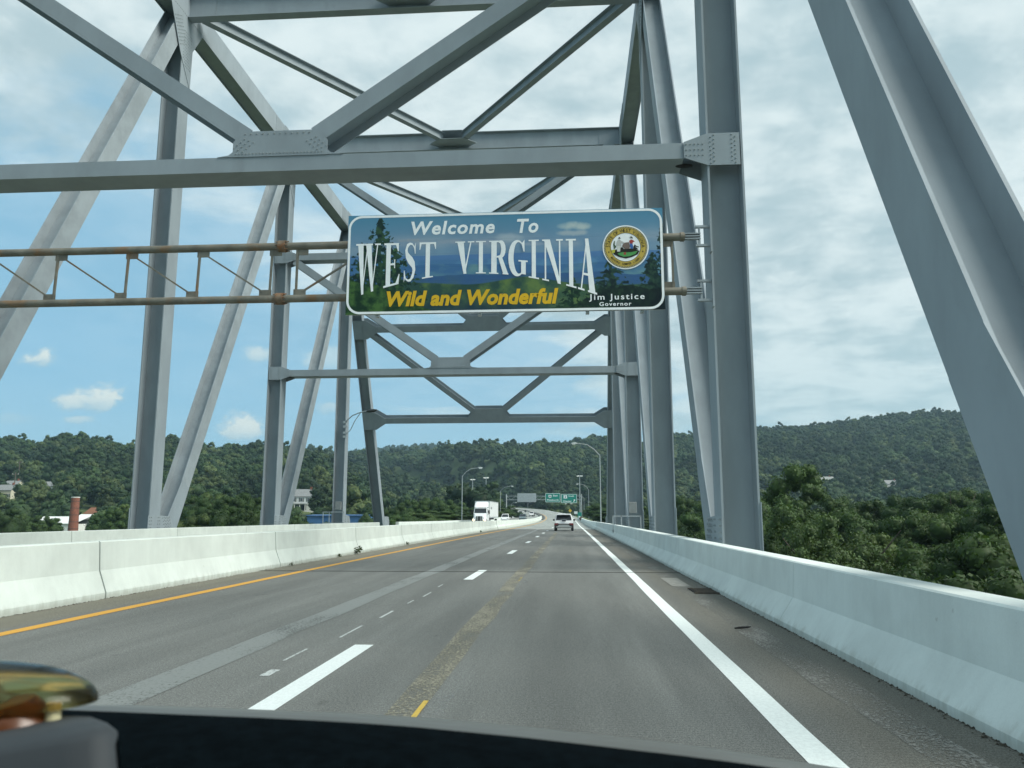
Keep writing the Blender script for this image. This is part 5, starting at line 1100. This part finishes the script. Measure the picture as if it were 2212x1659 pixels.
def make_wood(label, umin, umax, y0, y1, sp_, smin, smax, seed):
    r = np.random.default_rng(seed); ys = np.arange(y0, y1, sp_); PX, PYY = [], []
    for y in ys:
        xsn = np.arange(umin * y, umax * y, sp_); PX.append(xsn + r.uniform(-.45, .45, len(xsn)) * sp_); PYY.append(y + r.uniform(-.45, .45, len(xsn)) * sp_)
    X = np.concatenate(PX); Y = np.concatenate(PYY); Z = terr(X, Y); u = X / Y; keep = dist_road(X, Y) > 8
    for cu, du, cy_, cl_ in CLEAR: keep &= ~((np.abs(u - cu) < du) & (Y < cy_ + 9) & (Y > cy_ - cl_))
    strip = (np.abs(u - uv(36, 1000)[0] - .012 * np.sin(Y / 60)) < .006) & (Y < 560); keep &= ~strip
    # drop trees that hills in front would hide
    bins = ((u - umin) / .004).astype(int); order = np.argsort(Y); mx = np.full(bins.max() + 3, -9.0); vis = np.zeros(len(X), bool)
    for i in order:
        b_ = bins[i] + 1; tt_ = (Z[i] + 14 - CAMZ) / Y[i]; vis[i] = tt_ > mx[b_] - .001; g_ = (Z[i] + (8 if keep[i] else 0) - CAMZ) / Y[i]; mx[b_] = max(mx[b_], g_ - .004)
    keep &= vis; X, Y, Z = X[keep], Y[keep], Z[keep]; me = bpy.data.meshes.new('hillside_woods'); me.from_pydata([(X[i], Y[i], Z[i] + r.uniform(-.3, 1.6)) for i in range(len(X))], [], [])
    at_ = me.attributes.new('tscale', 'FLOAT_VECTOR', 'POINT'); s = r.uniform(smin, smax, len(X)); at_.data.foreach_set('vector', np.stack([s * r.uniform(.9, 1.15, len(X)), s * r.uniform(.9, 1.15, len(X)), s * r.uniform(.8, 1.12, len(X))], 1).astype(np.float32).ravel())
    o = bpy.data.objects.new('hillside_woods', me); COL.objects.link(o); md = o.modifiers.new('woods', 'NODES'); md.node_group = NG; tag(o, label, 'woods', kind='stuff'); return len(X)
nw = [make_wood('dense dark green woods on the left hill', -.90, -.34, 238, 660, 8.6, .65, 1.45, 1), make_wood('dense green woods on the centre hill beyond the curve', -.34, .12, 238, 900, 9.2, .7, 1.65, 2), make_wood('hazy green woods on the long right hill', .12, .80, 330, 1140, 10.0, .75, 1.7, 3), make_wood('pale distant woods on the farthest ridge', -.50, .05, 900, 2040, 14, 1.2, 2.2, 4)]
print('wood trees', nw)
# individual trees on the near bank
CR = [crown_mesh('crown', 200 + k, [4.6, 3.8, 5.2, 4.2][k], [11, 12.5, 10, 9][k], 16000, .12, 34, core=.84, lr=(.20, .36), jit=.40) for k in range(4)]; CRP = [crown_mesh('crown', 230 + k, 3.6, [12.5, 8.5][k], 10000, .11, 30, core=.62, lr=(.18, .32), jit=.5) for k in range(2)]
for c in CR: c.materials.append(leaf_near)
for c in CRP: c.materials.append(leaf_pale)
TK = [trunk_mesh('trunk', k, 9, .26, 9) for k in range(3)]
for t_ in TK: t_.materials.append(bark)
def tree(X, Y, top, cm, label, group, s=1.0, name='tree'):
    zmax = max(v.co.z for v in cm.vertices); g = float(terr(np.array([X]), np.array([Y]))[0]); hgt = top - g
    o = thing(name, label, 'tree', (X, Y, g), random.uniform(0, 6.28), group); k = TK[random.randrange(3)]; tr = bpy.data.objects.new('trunk', k); COL.objects.link(tr); tr.parent = o
    ch_ = min(hgt * .80, zmax * s); tr.scale = (s, s, max(.2, (hgt - ch_ * .55) / 9)); c = bpy.data.objects.new('crown', cm); COL.objects.link(c); c.parent = o; c.location = (0, 0, hgt - ch_); c.scale = (s * random.uniform(.9, 1.1), s * random.uniform(.9, 1.1), ch_ / zmax); return o
rt_ = random.Random(5)
G1 = 'trees on the bank right of the bridge'
def pos(px, Y): return uv(px, 1112)[0] * Y
t0 = tree(pos(1735, 78), 78, at(1735, 999, 78).z, CR[1], 'tallest tree rising right of the nearest right hand post', G1, 1.15)
tree(pos(1705, 62), 62, at(1705, 1085, 62).z, CRP[0], 'pale leafed tall tree in front of the tallest right hand tree', G1, 1.0); tree(pos(1800, 52), 52, at(1800, 1105, 52).z, CRP[1], 'pale grey green bushy tree beside the right parapet', G1, 1.0); tree(pos(1752, 50), 50, at(1752, 1128, 50).z, CRP[1], 'lower pale leafed tree nearest the right parapet', G1, .8)
row = [(1660, 95, 1062), (1690, 120, 1056), (1790, 105, 1062), (1835, 120, 1066), (1880, 95, 1074), (1925, 110, 1066), (1968, 90, 1072), (2010, 105, 1062), (2055, 90, 1066), (2100, 100, 1056), (2145, 85, 1060), (2190, 95, 1052), (2250, 90, 1050), (1845, 75, 1100), (1905, 70, 1110), (1960, 66, 1112), (2015, 68, 1100), (2070, 62, 1105), (2125, 64, 1090), (2180, 60, 1085), (2240, 62, 1078), (1880, 54, 1150), (1940, 50, 1165), (2000, 48, 1170), (2060, 46, 1165), (2120, 46, 1150), (2175, 44, 1150), (2230, 44, 1140), (1985, 40, 1225), (2060, 38, 1235), (2130, 36, 1230), (2200, 36, 1220), (1660, 75, 1110), (1630, 105, 1078), (1600, 120, 1075), (2300, 70, 1060), (2320, 50, 1110)]
for px, Y, py in row: tree(pos(px, Y), Y, at(px, py + rt_.uniform(-5, 5), Y).z, CR[rt_.randrange(4)], 'dark green leafy tree in the crowded wood below the right parapet', G1, rt_.uniform(.85, 1.2))
for px, Y, py in ((1470, 150, 1070), (1500, 170, 1078), (1440, 180, 1082), (1530, 140, 1085), (1395, 190, 1092), (1340, 205, 1090), (1320, 180, 1098), (1300, 215, 1086), (1282, 230, 1092), (1560, 130, 1082), (1480, 110, 1105), (1350, 150, 1105)): tree(pos(px, Y), Y, at(px, py, Y).z, CR[rt_.randrange(4)], 'green tree seen between the right hand truss posts', 'trees between the right posts', rt_.uniform(.9, 1.2))
for px, Y, py in ((842, 170, 1100), (862, 165, 1088), (885, 185, 1078), (910, 175, 1080), (935, 190, 1072), (962, 185, 1078), (985, 200, 1084), (1008, 210, 1092), (872, 140, 1108), (905, 145, 1104), (945, 150, 1102), (975, 155, 1106), (1075, 235, 1096), (1090, 240, 1098), (1062, 230, 1100)): tree(pos(px, Y), Y, at(px, py, Y).z, CR[rt_.randrange(4)], 'rounded green tree left of the oncoming truck beyond the median barrier', 'trees left of the truck', rt_.uniform(.85, 1.1))
tree(pos(1105, 262), 262, at(1105, 1092, 262).z, CR[1], 'dark cone shaped shrub by the left gantry post', None, .75); tree(pos(1122, 258), 258, at(1122, 1106, 258).z, CR[3], 'low dark shrub right of the cone shaped shrub', None, .6)
for px, Y, py in ((405, 150, 1090), (432, 140, 1068), (462, 150, 1062), (492, 138, 1070), (522, 150, 1062), (552, 145, 1072), (420, 115, 1108), (455, 118, 1098), (490, 112, 1104), (530, 118, 1096), (562, 122, 1104), (380, 140, 1100)): tree(pos(px, Y), Y, at(px, py, Y).z, CR[rt_.randrange(4)], 'green tree of the clump between the two nearest left posts', 'trees between the left posts', rt_.uniform(.85, 1.15))
for px, Y, py in ((-20, 180, 1090), (18, 165, 1095), (48, 180, 1108), (90, 175, 1112), (120, 190, 1118), (215, 190, 1108), (240, 170, 1096), (268, 185, 1088), (290, 175, 1092), (-60, 170, 1098), (640, 160, 1120), (655, 165, 1122), (715, 170, 1126), (738, 175, 1122), (635, 200, 1112), (330, 160, 1098), (345, 175, 1092), (805, 200, 1112), (798, 210, 1105), (70, 215, 1112)): tree(pos(px, Y), Y, at(px, py, Y).z, CR[rt_.randrange(4)], 'low green tree showing just above the left parapet', 'trees above the left parapet', rt_.uniform(.7, 1.0))
tree(pos(708, 330), 318, at(702, 1066, 318).z, CR[0], 'very dark tree beside the white farmhouse', None, 1.25)
# weeds at the foot of the median barrier
wm = leaf_mat('weed_leaf', (.05, .085, .02), (.07, .10, .03), (.09, .07, .03)); wc = crown_mesh('weed', 300, .17, .34, 130, .030, 6, core=.2); wc.materials.append(wm)
for Y, s, lb in ((29.3, 1.0, 'largest green weed growing at the foot of the median barrier'), (27.1, .42, 'small weed on the near side of the largest barrier weed'), (38.6, .55, 'small weed at a barrier joint beyond the largest weed'), (22.3, .35, 'tiny weed at the nearest dark barrier joint'), (70.5, .6, 'far small weed at the median barrier foot')):
    o = link('weed', wc, None); o.location = (-7.72, Y, roadz(Y)); o.scale = (s, s * 1.6, s); o.rotation_euler = (0, 0, Y); tag(o, lb, 'weed', 'weeds along the median barrier')

# ------------------------------------------------------------------ the camera car: dashboard, bonnet edge and ornament
dash_m = mat('dashboard_plastic', (.0016, .0034, .0046), .95, .3, 60, spec=.02); hood_m = flat('bonnet_paint', (.10, .105, .10), .4); bin_m = mat('binnacle_plastic', (.030, .037, .043), .7, .1, 15)  # dashboard and binnacle plastic darkened to stand in for cabin shade
def edge(u): # dashboard rear edge under the windscreen: x, z
    return np.interp(u, [-.75, -.565, -.476, -.283, -.17, -.045, .126, .191, .35, .6], [1.190, 1.1965, 1.1955, 1.1915, 1.1875, 1.1785, 1.163, 1.1555, 1.135, 1.09])
dsh = thing('car', 'dark dashboard and bonnet edge of the car the view is taken from', 'car', (-.1, .3, 0)); rows = []
for k, (y, dz) in enumerate(((.84, -.05), (.82, -.006), (.80, 0.0), (.74, -.004), (.62, -.022), (.48, -.055), (.36, -.10), (.30, -.20))): rows.append([(x, y - .25 * max(0, abs(x + .25) - .5) ** 2, float(edge(x)) + dz) for x in np.linspace(-.75, .6, 28)])
m = MB(); m.grid(rows, True); dtop = m.build('dashboard', dash_m, dsh, fix=True)
def hb(x, y, Y): return tuple(at(x, y, Y))
top_b = [hb(-260, 1600, .62), hb(-60, 1572, .62), hb(60, 1556, .62), hb(140, 1546, .62), hb(195, 1548, .61), hb(232, 1562, .60), hb(252, 1578, .58)]
top_f = [hb(-260, 1668, .50), hb(-60, 1626, .50), hb(60, 1602, .50), hb(140, 1588, .50), hb(195, 1579, .50), hb(232, 1573, .505), hb(255, 1585, .51)]
low_f = [hb(-260, 1800, .47), hb(-60, 1790, .47), hb(60, 1780, .47), hb(140, 1775, .47), hb(195, 1770, .47), hb(240, 1768, .475), hb(264, 1768, .49)]
mid_f = [tuple(Vector(a_) * .86 + Vector(b_) * .14 + Vector((0, -.004, .001))) for a_, b_ in zip(top_f, low_f)]
low_b = [hb(-260, 1700, .66), hb(-60, 1690, .66), hb(60, 1680, .66), hb(140, 1670, .66), hb(195, 1665, .66), hb(232, 1660, .65), hb(262, 1668, .60)]
m = MB(); m.grid([low_b, top_b, top_f, mid_f, low_f], True); m.build('instrument_hood', bin_m, dtop)
rows = []
for y, dz in ((1.05, -.02), (1.25, 0), (1.6, -.078), (2.0, -.26)): rows.append([(x, y, CAMZ + (float(edge(np.clip(x * .80 / 1.25, -.7, .55))) + .0035 - CAMZ) * 1.25 / .80 + dz) for x in np.linspace(-1.0, .75, 24)])
m = MB(); m.grid(rows, True); m.build('bonnet', hood_m, dsh)
trim = mat('unseen_cabin_trim', (.10, .10, .10), .9)  # cabin shell out of view, added to shade the dashboard and ornament
m = MB(); m.box((-.10, -.72, 1.60), (1.70, 1.86, .04)); m.build('unseen_roof_lining', trim, dsh)
for x in (-.97, .77): m = MB(); m.box((x, -.45, .80), (.06, 2.3, .70)); m.build('unseen_door_panel', trim, dsh)
m = MB(); m.box((-.10, -1.66, 1.0), (1.7, .05, 1.2)); m.build('unseen_rear_wall', trim, dsh)
m = MB(); m.box((-.10, -.35, .42), (1.7, 2.5, .06)); m.build('unseen_cabin_floor', trim, dsh)
# amber translucent ornament at the left end of the dashboard
def clear_mat(name, col, alpha, rough=.15):
    mt = bpy.data.materials.new(name); mt.use_nodes = True; n = NT(mt.node_tree); b = mt.node_tree.nodes['Principled BSDF']; b.inputs['Base Color'].default_value = (*col, 1); b.inputs['Roughness'].default_value = rough; b.inputs['Transmission Weight'].default_value = 0.0; b.inputs['Alpha'].default_value = alpha; return mt
orn = thing('dashboard_ornament', 'blurred amber translucent dome ornament at the left end of the dashboard', 'ornament', (-.43, .62, 1.20))
cx_, cy_ = -.452, .62; m = MB(); rws = []
for i in range(11):
    q = i / 10; rws.append([(cx_ + (.088 * math.sin(q * math.pi / 2) + .0003) * math.cos(a), cy_ + (.05 * math.sin(q * math.pi / 2) + .0003) * math.sin(a), 1.2440 + .0285 * math.cos(q * math.pi / 2)) for a in np.linspace(0, 2 * math.pi, 41)])
rws.append([(cx_ + .0003 * math.cos(a), cy_ + .0003 * math.sin(a), 1.2445) for a in np.linspace(0, 2 * math.pi, 41)])
m.grid(rws, True); dome = m.build('amber_dome', None, orn)
gm = bpy.data.materials.new('amber_glass'); gm.use_nodes = True; gb = gm.node_tree.nodes['Principled BSDF']; gb.inputs['Base Color'].default_value = (.46, .33, .12, 1); gb.inputs['Roughness'].default_value = .12; gb.inputs['IOR'].default_value = 1.22; gb.inputs['Transmission Weight'].default_value = 1.0; dome.data.materials.append(gm)
m = MB(); m.tube([(-.415, .60, 1.246), (-.413, .60, 1.236), (-.411, .60, 1.228)], [.016, .026, .028], 16); m.build('orange_core', clear_mat('red_orange_plastic', (.085, .026, .006), .95, .3), orn)
m = MB(); m.tube([(-.420, .585, 1.229), (-.398, .583, 1.225)], .0075, 12); m.build('red_bead', flat('red_bead_plastic', (.11, .018, .004), .4), orn)
m = MB(); m.tube([(-.382, .60, 1.2475), (-.382, .60, 1.235)], [.005, .006], 10); m.build('clear_peg', clear_mat('cream_plastic', (.55, .52, .33), .9), orn)
m = MB(); m.tube([(-.50, .60, 1.236), (-.45, .60, 1.2335), (-.40, .60, 1.2285), (-.36, .60, 1.222)], [.010, .008, .007, .004], 10); m.build('stand', dash_m, orn)

# ------------------------------------------------------------------ haze: thin even air round the whole scene
m = MB(); m.box((0, 1150, 62), (6800, 3100, 180)); hz = m.build('haze', None); hz['kind'] = 'stuff'; hz['label'] = 'thin pale blue summer haze over the valley'
hm = bpy.data.materials.new('haze_air'); hm.use_nodes = True; nt = hm.node_tree; nt.nodes.clear(); ho = nt.nodes.new('ShaderNodeOutputMaterial'); pv_ = nt.nodes.new('ShaderNodeVolumePrincipled')
pv_.inputs['Color'].default_value = (.55, .80, .95, 1); pv_.inputs['Density'].default_value = .00017; pv_.inputs['Anisotropy'].default_value = .2; nt.links.new(pv_.outputs[0], ho.inputs['Volume']); hz.data.materials.append(hm)
